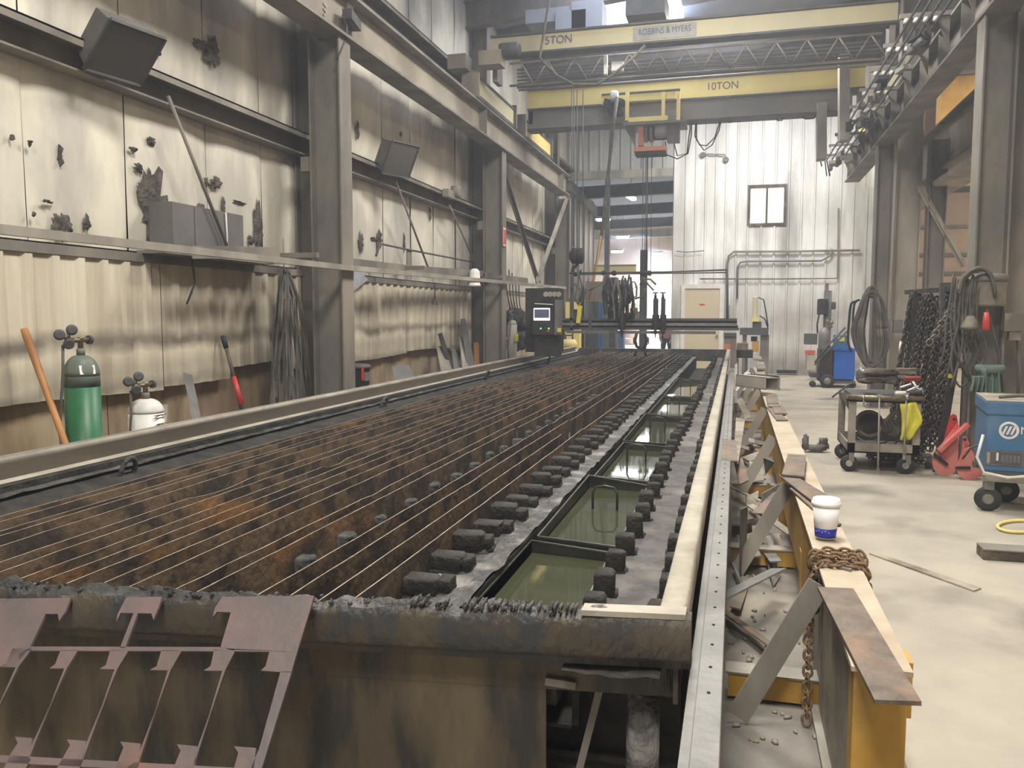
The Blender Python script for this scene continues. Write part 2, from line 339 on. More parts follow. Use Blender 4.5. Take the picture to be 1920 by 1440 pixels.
for i, (px, py, w_, h_, t) in enumerate(((290,400,.34,.62,-.15),(284,360,.20,.30,0),(400,97,.20,.26,.1),(378,84,.22,.08,.5),(120,425,.16,.18,0),(163,418,.05,.10,0),(406,345,.13,.12,0),
        (388,343,.07,.08,0),(378,388,.09,.09,0),(420,390,.05,.17,0),(450,380,.20,.04,0),(485,425,.13,.45,.05),(262,315,.10,.09,0),(251,281,.07,.05,0),(286,265,.09,.07,0),
        (114,292,.03,.14,0),(57,269,.03,.04,0),(22,258,.03,.04,0),(90,378,.10,.02,0),(284,100,.04,.07,0),(274,90,.03,.05,0),(300,100,.03,.04,0),(671,243,.06,.20,0),
        (648,232,.03,.15,0),(650,385,.04,.2,0),(806,400,.05,.18,0),(758,455,.04,.24,0),(752,252,.04,.06,0),(655,452,.10,.28,0),(700,448,.36,.06,-.2),(712,452,.12,.24,.3),(678,455,.10,.3,.3),(640,470,.14,.3,0),(575,432,.05,.14,0),
        (64,402,.03,.03,0),(130,430,.05,.06,.4),(470,450,.06,.10,0))):
    torn(px, py, w_, h_, i)
# girts
for z, y0, y1 in ((3.55,-6.6,FY),(5.70,-6.6,FY)):
    g = struct('trim_1' if z < 4 else 'trim_2', MB().box((WX,y0,z-.015),(WX+.24,y1,z)).box((WX+.225,y0,z-.06),(WX+.24,y1,z)).box((WX,y0,z-.2),(WX+.015,y1,z)).box((WX,y0,z-.21),(WX+.16,y1,z-.195)), m_steel)
# roof
def roofz(x): return 7.3+(x-WX)*.09
rf = struct('ceiling', MB().prism([(WX-.2,-7,7.28),(9.5,-7,8.6),(9.5,-7,8.7),(WX-.2,-7,7.4)], (0,67,0)), m_roof)
for i, y in enumerate([-4+2.05*k for k in range(14)]): MB().bar((WX,y,roofz(WX)-.1),(9,y,roofz(9)-.1),.08,.18).build('purlin', m_steel, rf)
for y in (1.9, 8.25, 14.45, 20.6): MB().ibeam((WX,y,roofz(WX)-.42),(9,y,roofz(9)-.42),.2,.45).build('rafter', m_steel, rf)
MB().box((-2.7,12.2,7.30),(-1.1,17.6,7.36)).build('skylight_panel', m_skyl, rf)
# far wall (ribbed siding panels), opening at the left, window and door
def siding(x0, x1, z0, z1, m, parent, y=FY, pitch=.3, name='siding_panel', rib=.05):
    n = max(1, round((x1-x0)/pitch)); p = (x1-x0)/n
    for i in range(n):
        a = x0+i*p; b = a+p; r = rib
        MB().add([(a,y,z0),(a+r*.4,y-.04,z0),(a+r*1.1,y-.04,z0),(a+r*1.5,y,z0),(b,y,z0),(a,y,z1),(a+r*.4,y-.04,z1),(a+r*1.1,y-.04,z1),(a+r*1.5,y,z1),(b,y,z1)],
                 [(k,k+1,k+6,k+5) for k in range(4)]).build(name, m, parent)
wf = struct('wall_far', MB().box((-1.75,FY+.02,0),(-1.42,FY+.14,8)).box((-.39,FY+.02,0),(3.7,FY+.14,3.98)).box((-1.42,FY+.02,2.38),(-.39,FY+.14,3.98))
     .box((-1.42,FY+.02,3.98),(.24,FY+.14,8)).box((1.24,FY+.02,3.98),(3.7,FY+.14,8)).box((.24,FY+.02,5.06),(1.24,FY+.14,8)), m_wwall)
siding(-1.75,-1.44,0,8,m_wwall,wf); siding(-1.44,-.37,2.40,8,m_wwall,wf); siding(-.37,.22,0,8,m_wwall,wf)
siding(.22,1.26,0,3.98,m_wwall,wf); siding(.22,1.26,5.08,8,m_wwall,wf); siding(1.26,3.2,0,8,m_wwall,wf)
siding(3.2,3.7,0,4.9,m_gwall,wf)
wu = struct('wall_far_upper', MB().box((-6,FY+.02,5.42),(-1.76,FY+.14,8)), m_gwall)
siding(-5.0,-1.76,5.62,8,m_gwall,wu)
MB().box((-4.7,FY-.06,5.42),(-1.76,FY+.01,5.64)).build('opening_header', m_steel_lt, wu)
wn = empty('window_1', (.74,FY,4.0), kind='structure')
for lo, hi in (((.24,FY-.05,3.98),(1.24,FY+.05,4.06)),((.24,FY-.05,5.0),(1.24,FY+.05,5.08)),((.24,FY-.05,4.06),(.31,FY+.05,5.0)),((1.17,FY-.05,4.06),(1.24,FY+.05,5.0)),((.71,FY-.05,4.06),(.76,FY+.05,5.0))):
    MB().box(lo, hi).build('window_frame', m_leather, wn)
MB().box((.31,FY,4.06),(.71,FY+.02,5.0)).build('pane', m_warmglass, wn); MB().box((.76,FY,4.06),(1.17,FY+.02,5.0)).build('pane', m_warmglass, wn)
dr = empty('door_1', (-.9,FY,0), kind='structure')
leaf = MB().box((-1.40,FY-.03,0),(-.42,FY+.03,2.33)).build('door_leaf', m_door, dr)
MB().box((-1.48,FY-.07,0),(-1.38,FY+.02,2.44)).box((-.44,FY-.07,0),(-.33,FY+.02,2.44)).box((-1.38,FY-.07,2.32),(-.44,FY+.02,2.44)).build('door_frame', m_white, dr)
MB().box((-.98,FY-.04,1.86),(-.84,FY-.028,1.895)).build('door_label', m_red, leaf, label='small red printed label')
MB().lathe([(.03,0),(.035,.05),(.02,.07)], (-.5,FY-.03,1.02), 10, axis=(0,-1,0)).build('door_knob', m_chrome, leaf)
# walls behind, right
struct('wall_back', MB().box((-6,-7.1,0),(14,-7,8.6)), m_gwall)
struct('wall_right', MB().box((9.3,-7,0),(9.5,60,8.6)), m_tan)
wr = struct('wall_side_bay', MB().box((3.7,30,0),(9.4,30.1,8.5)), m_tan)
for z in (1.2,2.3,2.9,3.5,4.4): MB().box((3.7,29.9,z),(9.3,30,z+.10)).build('girt', m_steel, wr)
# next hall seen through the opening
ws = struct('wall_next_left', MB().box((-4.95,FY+.14,0),(-4.75,28.4,5.42)), m_brown)
for y in (24.6,25.5,26.4,27.3,28.2): MB().box((-4.76,y,0),(-4.72,y+.05,5.3)).build('wall_seam', m_steel, ws)
struct('wall_next_right', MB().box((-1.74,FY+.15,0),(-1.6,46,8)), m_gwall)
struct('wall_next_far_left', MB().box((-14,28.4,0),(-13.8,46,8)), m_gwall)
struct('trim_3', MB().bar((-4.72,FY+.1,5.3),(-4.72,28.4,5.1),.16,.30), m_steel)
wb = struct('wall_next_end', MB().box((-14,46,0),(-4.75,46.2,8)).box((-3.42,46,0),(-1.6,46.2,8)).box((-4.75,46,3.35),(-3.42,46.2,8)), m_tan)
MB().box((-4.75,45.9,3.3),(-3.42,46.0,3.42)).build('door_header', m_orange, wb)
struct('ground_outside', MB().box((-12,46.3,-.1),(4,60,0.01)), m_white)
struct('daylight_outside', MB().box((-9,59.5,0),(2,59.6,8)), m_sky)
for y in (26.2,31,35.5,40): struct('next_hall_rafter', MB().ibeam((-14,y,5.2),(-1.7,y,5.5),.2,.38), m_steel_lt if y > 38 else m_hang)
struct('next_hall_ceiling', MB().box((-14,FY+.2,6.6),(-1.7,46,6.7)), m_roof)
for px, py, Y_, w_ in ((1183,370,27,.16),(1131,412,33,.5),(1168,445,38,.5),(1157,472,40,.5),(1235,476,38,.3),(1195,528,44,.3)):
    c = at(1, px, py, Y_)
    f_ = empty('hanging_lamp', c, {1183:'bright tube lamp high behind the opening, tilted and nearest',1131:'bright paired lamp over the next bay at the left',1168:'round white lamp below the pale truss',1157:'dim bright lamp under the far rafters',1235:'pair of thin slanting tube lamps by the white wall',1195:'smallest bright lamp near the distant doorway'}[px], 'lamp', 'lamps in the next hall')
    MB().cbox(c, (w_, .9 if px == 1183 else .25, .08), (0,0,-.1)).build('lamp_tube', m_pbulb, f_)
    MB().tube([c+V((0,0,.08)),V((c.x,c.y,6.6))],.01,5).build('hanger', m_steel, f_)
    MB().cbox(c+V((0,0,.07)), (w_*1.2, .95 if px == 1183 else .3, .05), (0,0,-.1)).build('lamp_housing', m_steel, f_)

# ---- columns
def column(x0, x1, y, half, z1, m, label, group=None, z0=0):
    e = empty('steel_column', ((x0+x1)/2, y, 0), label, 'column', group)
    MB().box((x1-.02,y-half,z0),(x1,y+half,z1)).build('flange', m, e, bevel=.003)
    MB().box((x0,y-half,z0),(x0+.02,y+half,z1)).build('flange', m, e, bevel=.003)
    MB().box((x0+.02,y-.02,z0),(x1-.02,y-.005,z1)).build('web', m, e)
    MB().box((x0-.05,y-half-.05,0),(x1+.05,y+half+.05,.02)).build('base_plate', m, e)
    return e
c1 = column(-4.36,-4.0,8.12,.13,4.46,m_steel,'large grey steel column between the webbing straps and the black bucket')
c2 = column(-4.36,-4.0,14.3,.13,4.46,m_steel,'grey steel column carrying the small red sign')
c3 = column(-4.36,-4.0,20.4,.13,4.46,m_steel,'last grey steel column at the end of the left wall')
for y, t in ((8.45,'broad grey wall column standing behind the largest left column'),(14.75,'grey wall column behind the column with the red sign'),(20.9,'grey wall column behind the last left column')):
    column(WX+.01,-4.42,y,.11,7.2,m_steel,t)
for c in (c1, c2, c3): MB().box((-4.45,c.location.y-.16,3.1),(-4.36,c.location.y+.3,3.25)).build('tie_bracket', m_steel, c)
sg = MB().box((-4.0,0,0),(-3.993,.14,.34)); sgb = empty('warning_sign', (-3.99,14.18,2.82), 'small red sign with white border on the second left column', 'sign')
MB().box((-3.995,14.15,2.80),(-3.985,14.34,3.14)).build('sign_plate', m_red, sgb); MB().box((-3.985,14.165,2.815),(-3.983,14.325,2.84)).box((-3.985,14.165,3.10),(-3.983,14.325,3.125)).box((-3.985,14.165,2.86),(-3.983,14.18,3.08)).build('sign_print', m_white, sgb)
r1 = column(2.24,2.54,9.2,.14,4.46,m_steel,'nearest large column at right with hoses and drum hung on it')
r2 = column(2.24,2.50,15.4,.14,4.46,m_steel,'column at right with a hose coil hung on it')
column(2.60,3.08,9.45,.14,8.0,m_steel,'tall building column at the right edge behind the hose column')
column(2.58,2.98,15.6,.14,8.0,m_steel_lt,'tall pale building column right of the hose coil')
column(3.05,3.33,15.4,.12,4.5,m_steel,'column behind the hanging chains carrying the next bay')
column(3.2,3.5,21.6,.14,5.0,m_steel,'dark column at the corner of the white wall')
# diagonal braces (flat angles), left wall
def brace(p, q, w_, label, name='diagonal_brace', m=None):
    MB().bar(p, q, w_, .012, (1,0,0)).bar(V(p)+V((.02,0,0)), V(q)+V((.02,0,0)), .012, w_*.6, (1,0,0)).build(name, m or m_steel, label=label, cat='brace')
def rod(p, q, label): MB().tube([p,q],.016,8).build('brace_rod', m_steel, label=label, cat='brace')
P0 = lambda x, y, v=-4.45: at(0, x, y, v)
rod(P0(315,180),P0(425,460),'thin diagonal rod running down behind the grey box on the shelf')
rod(P0(742,340),P0(802,500),'thin diagonal rod right of the second floodlight')
rod(P0(843,385),P0(897,508),'thin diagonal rod ending above the round white cap')
brace(P0(940,315,-4.15),P0(1008,530,-4.15),.16,'dark diagonal beam falling to the right from the second left column')
brace(P0(1062,372,-4.1),P0(1005,530,-4.1),.14,'pale diagonal beam rising to the end of the crane runway',m=m_steel_lt)
brace(at(1,1722,350,15.3),at(1,1805,500,15.3),.17,'pale diagonal brace above the hanging chains at right',m=m_steel_lt)

# ---- crane runways
def runway(x, y0, y1, zb, h, label, m, inner):
    e = empty('crane_runway_beam', (x,(y0+y1)/2,zb), label, 'beam')
    MB().box((x-.15,y0,zb+h-.03),(x+.15,y1,zb+h)).build('top_flange', m_steel, e)
    MB().box((x-.15,y0,zb),(x+.15,y1,zb+.03)).build('bottom_flange', m_steel, e)
    MB().box((x-.01,y0,zb+.03),(x+.01,y1,zb+h-.03)).build('web', m, e)
    MB().box((x-.03,y0,zb+h),(x+.03,y1,zb+h+.06)).build('crane_rail', m_hang, e)
    y = y0+1
    while y < y1:
        MB().box((x+inner*.01,y,zb+.03),(x+inner*.14,y+.012,zb+h-.03)).build('stiffener', m_steel, e); y += 6.2 if inner > 0 else 1.03
    return e
runway(-4.10,-6.5,20.0,4.47,.48,'tan crane runway beam along the top of the left columns',m_beamt,1)
runway(2.37,-6.5,19.6,4.47,.45,'grey crane runway beam along the right columns, inner bay',m_steel,-1)
ra = runway(3.35,-6.5,19.6,4.0,.80,'deep crane runway beam of the next bay behind the right columns',m_steel_lt,1)
MB().box((3.1,-6.5,3.72),(3.6,19.6,3.80)).build('lower_angle', m_steel_lt, ra)

# scattering volume added through the whole hall to imitate bluish veiling glare
mh = bpy.data.materials.new('veil_glare_haze'); mh.use_nodes = True; nt = mh.node_tree; nt.nodes.clear()
ou = nt.nodes.new('ShaderNodeOutputMaterial'); vs_ = nt.nodes.new('ShaderNodeVolumeScatter'); vs_.inputs['Density'].default_value = HAZE; vs_.inputs['Color'].default_value = (.80,.86,1,1); vs_.inputs['Anisotropy'].default_value = .35
nt.links.new(vs_.outputs[0], ou.inputs['Volume'])
if HAZE: struct('glare_volume', MB().box((-15,-7.6,-.4),(15,61,9.5)), mh)
# ================================================================ CUTTING TABLE
tb = empty('cutting_table', (-1.8,2.0,0), 'long sooty steel plasma cutting table filling the foreground', 'machine')
def fy(x): return 2.03+(x+.107)*.132        # front edge, slightly out of square
TY1 = 18.35
FX0 = -3.45
# front plates
lip = MB(); n = 150
lipo = []
for k in range(n+1):
    x = FX0+(FX0*0-.09-FX0)*k/n; t = k/n
    jag = (.010*noise.noise(V((x*30,0,0)))+.012*noise.noise(V((x*11,3,0)))+.006*random.random()) if x < -.30 else 0
    if -2.05 < x < -1.9 and True: jag += .004
    zt = .852+jag*1.1-(.010 if x < -.3 else 0); y = fy(x)
    lipo.append([(x,y+.05,.70),(x,y+.055,zt-.004+jag),(x,y+.03,zt+.006+jag*.6),(x,y+.004+jag*.5,zt-.008),(x,y,.80),(x,y+.004,.745),(x,y+.02,.728),(x,y+.115,.728)])
vs = [p for r in lipo for p in r]; c = 8
fs = [(i*c+k, i*c+k+1, (i+1)*c+k+1, (i+1)*c+k) for i in range(n) for k in range(c-1)]
ms = [(1 if i > 103 else 2) if k in (1,2) else 0 for i in range(n) for k in range(c-1)]
lip.v = [V(p) for p in vs]; lip.f = fs; lip.m = ms; lip.sm = [k < 1 or k > 2 for i in range(n) for k in range(c-1)]
lip.build('front_lip', [m_front, m_slag_lt, m_slag], tb)
# spatter crust along the lip
cr = MB(); cr2 = MB()
for k in range(330):
    x = random.uniform(-3.4,-.37); s_ = random.uniform(.003,.010); cc_ = cr if x > -1.1 else cr2
    if x > -.85: s_ *= 1.1
    cc_.lump((x, fy(x)+random.uniform(.004,.05), .848+random.uniform(-.004,.006)), (s_*1.1, s_*1.3, s_*1.2), k, 6, 4, .4)
for k in range(34):
    x = random.uniform(-.80,-.37); cr.lump((x, fy(x)+.03, .855), (.008, .05, .02), k, 6, 4, .4)
cr.build('slag_crust', m_slag_lt, tb, kind='stuff'); cr2.build('slag_crust', m_slag, tb, kind='stuff')
def skirt(x0, x1, z0, z1, d, name, m, z0b=None):
    z0b = z0 if z0b is None else z0b
    MB().prism([(x0,fy(x0)+d,z0),(x1,fy(x1)+d,z0b),(x1,fy(x1)+d,z1),(x0,fy(x0)+d,z1)], (0,.012,0)).build(name, m, tb)
skirt(FX0,-.12,.615,.78,.105,'skirt_plate',m_front2,.60)
skirt(FX0,-.47,0,.62,.108,'skirt_plate',m_front2)
MB().bar((-.47,fy(-.47)+.10,.628),(-.39,fy(-.39)+.10,.62),.02,.02).build('weld_rod', m_steel, tb)
MB().tube([(-.22,fy(-.2)+.16,0),(-.22,fy(-.2)+.16,.60)],.045,16).build('leg', m_slag_lt, tb)
MB().bar((-.45,fy(-.4)+.2,.1),(-.33,fy(-.3)+.2,.62),.012,.02).build('slant_bar', m_steel, tb)
for y in (4,6.5,9,11.5,14,16.5): 
    for x in (-3.3,-.25): MB().box((x-.05,y-.05,0),(x+.05,y+.05,.55)).build('leg', m_dark, tb)
MB().box((-.135,fy(-.1)+.06,.60),(-.123,TY1,.75)).build('side_skirt', m_front2, tb)
MB().box((FX0,fy(FX0)+.06,.2),(FX0+.012,TY1,.78)).build('side_skirt', m_front2, tb)
# right rim: rounded, uneven top
NY = 60
def rimf(a, b):
    y = fy(-.1)+(TY1-fy(-.1))*b; j = .004*noise.noise(V((0,y*3,a)))
    sec = [(-.172,.76),(-.172,.850),(-.168,.855),(-.114,.855),(-.106,.848),(-.104,.76),(-.115,.742)]
    i = min(5, int(a*6)); t = a*6-i; x = sec[i][0]*(1-t)+sec[i+1][0]*t; z = sec[i][1]*(1-t)+sec[i+1][1]*t
    return V((x+j, y, z+j))
MB().grid(6, NY, rimf).build('right_rim', m_rim, tb)
MB().prism([(-.36,fy(-.36)+.002,.846),(-.104,fy(-.1)+.002,.846),(-.104,fy(-.1)+.06,.846),(-.36,fy(-.36)+.055,.846)],(0,0,.014)).build('rim_corner', m_rim, tb)
MB().box((-3.39,TY1-.03,.60),(-.12,TY1+.02,.855)).build('far_plate', m_front, tb)
MB().box((-3.4,fy(-3.4)+.03,.45),(-3.36,TY1,.78)).build('left_inner_wall', m_dark, tb)
def ledge(a, b):
    y = 2.0+16.3*b; n_ = .012*noise.noise(V((a*4, y*4, 1)))
    return V((-3.37+.53*a, y, .735-.09*a**.5+n_))
MB().grid(10, 120, ledge).build('left_ledge', m_dark, tb)
MB().grid(3, 160, lambda a, b: V((-3.365+.04*a, 1.75+16.6*b, .738+.014*math.sin(PI*a)+.008*noise.noise(V((a,b*120,4)))))).build('ledge_ridge', m_slag, tb)
MB().box((-3.38,2.3,.30),(-.12,TY1,.32)).build('table_bed', m_dark, tb)
MB().box((-.60,2.33,0),(-.13,2.35,.60)).build('cavity_shade_sheet', m_dark, tb)  # black sheet added to paint the shade of the open cavity
# gantry rail on the left: beam, head, inner foot
gr = empty('gantry_rail', (-3.6,10,0), 'grey steel gantry rail running along the left side of the table', 'rail')
MB().box((-3.74,1.2,.83),(-3.55,18.5,.842)).build('top_flange', m_railb, gr)
MB().box((-3.755,1.2,.83),(-3.735,18.5,.852)).build('outer_lip', m_steel_lt, gr)
MB().box((-3.60,1.2,.74),(-3.50,18.5,.862)).build('rail_web', m_railb, gr)
MB().tube([(-3.53,1.2,.868),(-3.53,18.5,.868)],.022,8).build('rail_head', m_steel_lt, gr)
MB().box((-3.75,1.2,.0),(-3.50,18.5,.74)).build('rail_beam', m_steel, gr)
MB().box((-3.50,1.2,.765),(-3.42,18.5,.782)).build('inner_foot', m_rim, gr)
MB().box((-3.42,1.2,.70),(-3.412,18.5,.780)).build('foot_face', m_dark, gr)
# slats
def slat_mesh(x, y0, y1, zt, h, seed, bend):
    n = max(6, int((y1-y0)/.10)); mb = MB(); vs = []
    for k in range(n+1):
        y = y0+(y1-y0)*k/n
        dx = bend*math.sin(PI*k/n)+.003*noise.noise(V((seed, y*1.3, 0)))
        dz = .0025*noise.noise(V((seed*2.1, y*5, 1)))
        nv = noise.noise(V((seed*3.3, y*1.6, 7)))
        if nv > .50: dz -= (nv-.50)*.10
        t = .0022
        vs += [(x+dx-t,y,zt+dz),(x+dx+t,y,zt+dz),(x+dx+t,y,zt-h),(x+dx-t,y,zt-h)]
    for k in range(n):
        a = 4*k; b = a+4
        mb.v = mb.v
    mb.add(vs, [], 0)
    for k in range(n):
        a = 4*k; b = a+4
        mb.f += [(a,a+1,b+1,b),(a+1,a+2,b+2,b+1),(a+2,a+3,b+3,b+2),(a+3,a,b,b+3)]; mb.m += [1,0,0,0]; mb.sm += [False]*4
    mb.f += [(0,3,2,1),(4*n,4*n+1,4*n+2,4*n+3)]; mb.m += [0,0]; mb.sm += [False]*2
    return mb
random.seed(21)
ratios = [-3.50,-3.40,-3.29,-3.18,-3.08,-2.87,-2.75,-2.615,-2.50,-2.385,-2.277,-2.157,-1.962,-1.86,-1.643,-1.511,-1.391,-1.273]
for i, r_ in enumerate(ratios):
    x = r_*.80; y = fy(x)+.12; k = 0
    while y < 17.9:
        ln = random.choice((3.05,3.05,2.9)) if i % 3 else 3.05
        if k == 0: ln = 3.4 + .25*((i*5) % 4)
        y1 = min(18.0, y+ln)
        if not (k > 0 and random.random() < .05):
            slat_mesh(x+random.uniform(-.012,.012), y, y1, .80+random.uniform(-.006,.004), .15, i*7+k, random.uniform(-.012,.012)).build('slat', [m_slat, m_slate], tb)
        y = y1+random.uniform(.005,.03); k += 1
# transverse stub blocks that carry the slats
def block_mesh(sx, sy, sz, seed):
    mb = MB(); mb.lump((0,0,sz*.5), (sx,sy,sz), seed, 16, 10, .06, pw=.28); mb.lump((0,.005,.005),(sx*1.3,sy*1.3,sz*.45), seed+9, 12, 6, .2); return mb
def row(xc, y0, y1, pitch, protos, z, jit=.01, slope=0):
    y = y0; k = 0
    while y < y1:
        p = protos[k % len(protos)]
        o = p if not p.get('used') else p.copy()
        if p.get('used'): COL.objects.link(o)
        p['used'] = 1
        o.location = V((xc+slope*(y-y0)+random.uniform(-jit,jit), y+random.uniform(-jit,jit), z+random.uniform(-.006,.006)))-tb.location
        o.rotation_euler = (0,0,random.uniform(-.08,.08)); o.parent = tb; y += pitch; k += 1
def protos(sx, sy, sz, n, seed, m):
    out = []
    for i in range(n): out.append(block_mesh(sx*random.uniform(.9,1.1), sy*random.uniform(.9,1.1), sz*random.uniform(.9,1.1), seed+i).build('slat_rest', m, tb, local=True))
    return out
row(-.985,2.46,17.9,.247,protos(.15,.09,.075,5,1,m_blk),.69)
row(-.905,2.50,17.9,.247,protos(.05,.08,.055,3,12,m_blk),.69)
row(-.385,2.38,17.9,.247,protos(.068,.065,.09,5,31,m_blk),.68)
row(-.195,2.36,17.9,.247,protos(.06,.075,.085,4,51,m_blk),.69)
row(-1.50,2.6,9.0,.33,protos(.12,.08,.08,3,71,m_slag),.655); row(-2.0,2.8,9.0,.33,protos(.13,.08,.08,3,81,m_slag),.645)
for q in list(bpy.data.objects):
    if 'used' in q: del q['used']
# slag decks
def deck(x0, x1, z, m, nx, name, amp=.012, y0=2.02, y1=18.2, freq=9, lo=0):
    MB().grid(nx, 260, lambda a, b: V((x0+(x1-x0)*a+(.012*noise.noise(V((a,b*90,9))) if a in (0,1) else 0), y0+(y1-y0)*b, z+amp*noise.noise(V((a*freq*(x1-x0), b*freq*16, z)))+amp*.6*noise.noise(V((a*30, b*300, 2)))))).build(name, m, tb)
deck(-.98,-.80,.70,m_slag_lt,6,'slag_shelf'); deck(-2.84,-.96,.64,m_dark,14,'slag_floor',.03)
deck(-.415,-.165,.69,m_deck,8,'slag_plate')
MB().box((-.83,2.2,.45),(-.80,18.2,.69)).build('trench_wall', m_dark, tb); MB().box((-.42,2.2,.45),(-.40,18.2,.68)).build('trench_wall', m_dark, tb)
MB().box((-.80,2.2,.44),(-.42,18.2,.45)).build('trench_floor', m_dark, tb)
# lifting rings
for px, py in ((237,880),(718,757),(912,700),(1028,668)):
    c = at(0, px, py, -3.30); c.z = max(.72, min(c.z,.77))
    pts = [c+V((.02*math.sin(a)+.012, .055*math.cos(a), .065*math.sin(a))) for a in [2*PI*k/20 for k in range(20)]]
    MB().tube(pts,.014,8,closed=True).build('lifting_ring', m_slag, tb)
# water trays
tray_lab = {0:'nearest murky water tray in the table trench, full width of its front handle visible',1:'second water tray from the front, with the arched handle and bright reflection',2:'third water tray from the front',3:'fourth water tray from the front',4:'fifth water tray in the trench, holding a white rag',5:'sixth water tray in the trench, dim and far',7:'farthest dark water tray by the end of the table'}
tspec = [(2.16,3.27,-.80,-.46,.0),(3.34,4.62,-.79,-.45,.03),(4.70,6.02,-.775,-.465,.02),(6.10,7.70,-.79,-.45,-.01),(7.80,9.6,-.785,-.45,.01),(9.7,12.2,-.79,-.45,.0)]
for i, (y0, y1, x0, x1, sk) in enumerate(tspec):
    e = empty('water_tray', ((x0+x1)/2,(y0+y1)/2,.50), tray_lab.get(i, tray_lab[7]), 'tray', 'water trays in the table trench')
    zt = .665; t = .004; tilt = (.02 if i % 2 else .0)
    A = V((x0,y0,zt)); B = V((x1,y0-sk,zt-.012)); C_ = V((x1,y1-.05,zt-.012)); D = V((x0,y1,zt+tilt))
    tr = MB(); ed = MB()
    for p, q in ((A,B),(B,C_),(C_,D),(D,A)):
        tr.add([p,q,V((q.x,q.y,.52)),V((p.x,p.y,.52))],[(0,1,2,3)]); ed.bar(p,q,.007,.007)
    tr.add([V((p.x,p.y,.52)) for p in (A,B,C_,D)],[(0,1,2,3)])
    sol = tr.build('tray_pan', m_tray, e); s_ = sol.modifiers.new('s','SOLIDIFY'); s_.thickness = .003
    ed.build('tray_edge', m_trayedge, e)
    ins = lambda p, cx=(x0+x1)/2, cy=(y0+y1)/2: V((p.x+(.006 if p.x < cx else -.006), p.y+(.006 if p.y < cy else -.006), .617))
    MB().add([ins(A),ins(B),ins(C_),ins(D)],[(0,1,2,3)]).build('water', m_water, e)
    for hy in ((y0+.16) if i == 0 else (y0+y1)/2+.12,):
        cx = (x0+x1)/2+.0; hw = .062; hz = .60
        pts = [V((cx-hw,hy,hz)),V((cx-hw,hy,hz+.10)),V((cx-hw*.75,hy,hz+.13)),V((cx,hy,hz+.138)),V((cx+hw*.75,hy,hz+.13)),V((cx+hw,hy,hz+.10)),V((cx+hw,hy,hz))]
        MB().tube(pts,.006,8).build('handle', m_tray, e)
    if i == 4:
        MB().lump(at(2,1258,745,.64),(.10,.30,.05),5,10,6,.4).build('white_rag', m_white, label='crumpled white rag floating in the fifth tray', cat='rag')

# ---- cut skeleton plate leaning on the front
O = at(1,590,1118,fy(-1.06)-.012); Lp = at(1,0,1123,fy(-1.86)-.012); u_ = (Lp-O).normalized(); vd = V((-.0294,.6645,.7467)); nn = u_.cross(vd).normalized()
if nn.y > 0: nn = -nn
def onp(x, y):
    d = fwd*F+rgt*(x-960)+upv*(720-y); c = V((0,0,CH)); return c+d*((O-c).dot(nn)/d.dot(nn))
pieces = [
 [(418,1120),(590,1118),(558,1224),(414,1216),(434,1149),(408,1148),(400,1158),(404,1141)],
 [(440,1219),(558,1224),(547,1262),(527,1261),(490,1258),(499,1250),(506,1223),(441,1222)],
 [(527,1260),(548,1260),(470,1512),(440,1512),(487,1405)],
 [(60,1213),(412,1214),(444,1222),(50,1221)],
 [(115,1220),(148,1220),(127,1254),(94,1254),(105,1246)],[(208,1220),(243,1220),(221,1256),(188,1255),(200,1248)],[(304,1220),(342,1221),(321,1258),(282,1257),(295,1250)],[(403,1218),(442,1221),(423,1259),(383,1258),(396,1250)],
 [(25,1217),(62,1217),(36,1252),(2,1251),(14,1244)],
 [(122,1254),(127,1254),(60,1400),(56,1424)],[(216,1256),(221,1256),(160,1402),(156,1430)],[(316,1258),(321,1258),(264,1408),(260,1436)],[(418,1259),(423,1259),(368,1412),(363,1442)],[(31,1252),(36,1252),(-40,1400),(-44,1420)],
 [(30,1382),(62,1385),(58,1424),(18,1420),(35,1394)],[(127,1387),(163,1390),(157,1430),(117,1426),(133,1398)],[(227,1391),(265,1395),(262,1436),(221,1432),(233,1402)],[(333,1396),(371,1400),(365,1445),(326,1442),(340,1408)],[(440,1400),(481,1403),(477,1450),(438,1448),(448,1412)],[(-60,1380),(-36,1382),(-40,1420),(-80,1416)],
 [(-80,1412),(440,1440),(500,1446),(500,1456),(-80,1426)],
 [(238,1121),(305,1120),(300,1136),(289,1163),(285,1151),(228,1150),(219,1167),(222,1152)],[(252,1150),(260,1150),(236,1216),(226,1216)],
 [(-80,1124),(134,1122),(123,1150),(112,1166),(110,1152),(87,1152),(58,1215),(28,1250),(-80,1250)],
 [(-80,1500),(470,1505),(430,1600),(-80,1590)],[(330,1590),(432,1590),(300,1980),(190,1980)],
 [(20,1420),(60,1424),(10,1510),(-30,1510)],[(117,1426),(157,1430),(110,1510),(70,1510)],[(221,1432),(262,1436),(225,1510),(180,1510)],[(326,1442),(365,1445),(330,1510),(290,1510)]]
pl = empty('skeleton_plate', at(2,300,1440,.1), 'pinkish cut-out steel skeleton plate leaning on the front of the table', 'plate')
mb = MB()
for pc in pieces: mb.prism([onp(*p)+nn*.004 for p in pc], -nn*.008)
mb.build('cut_plate', m_plate, pl)
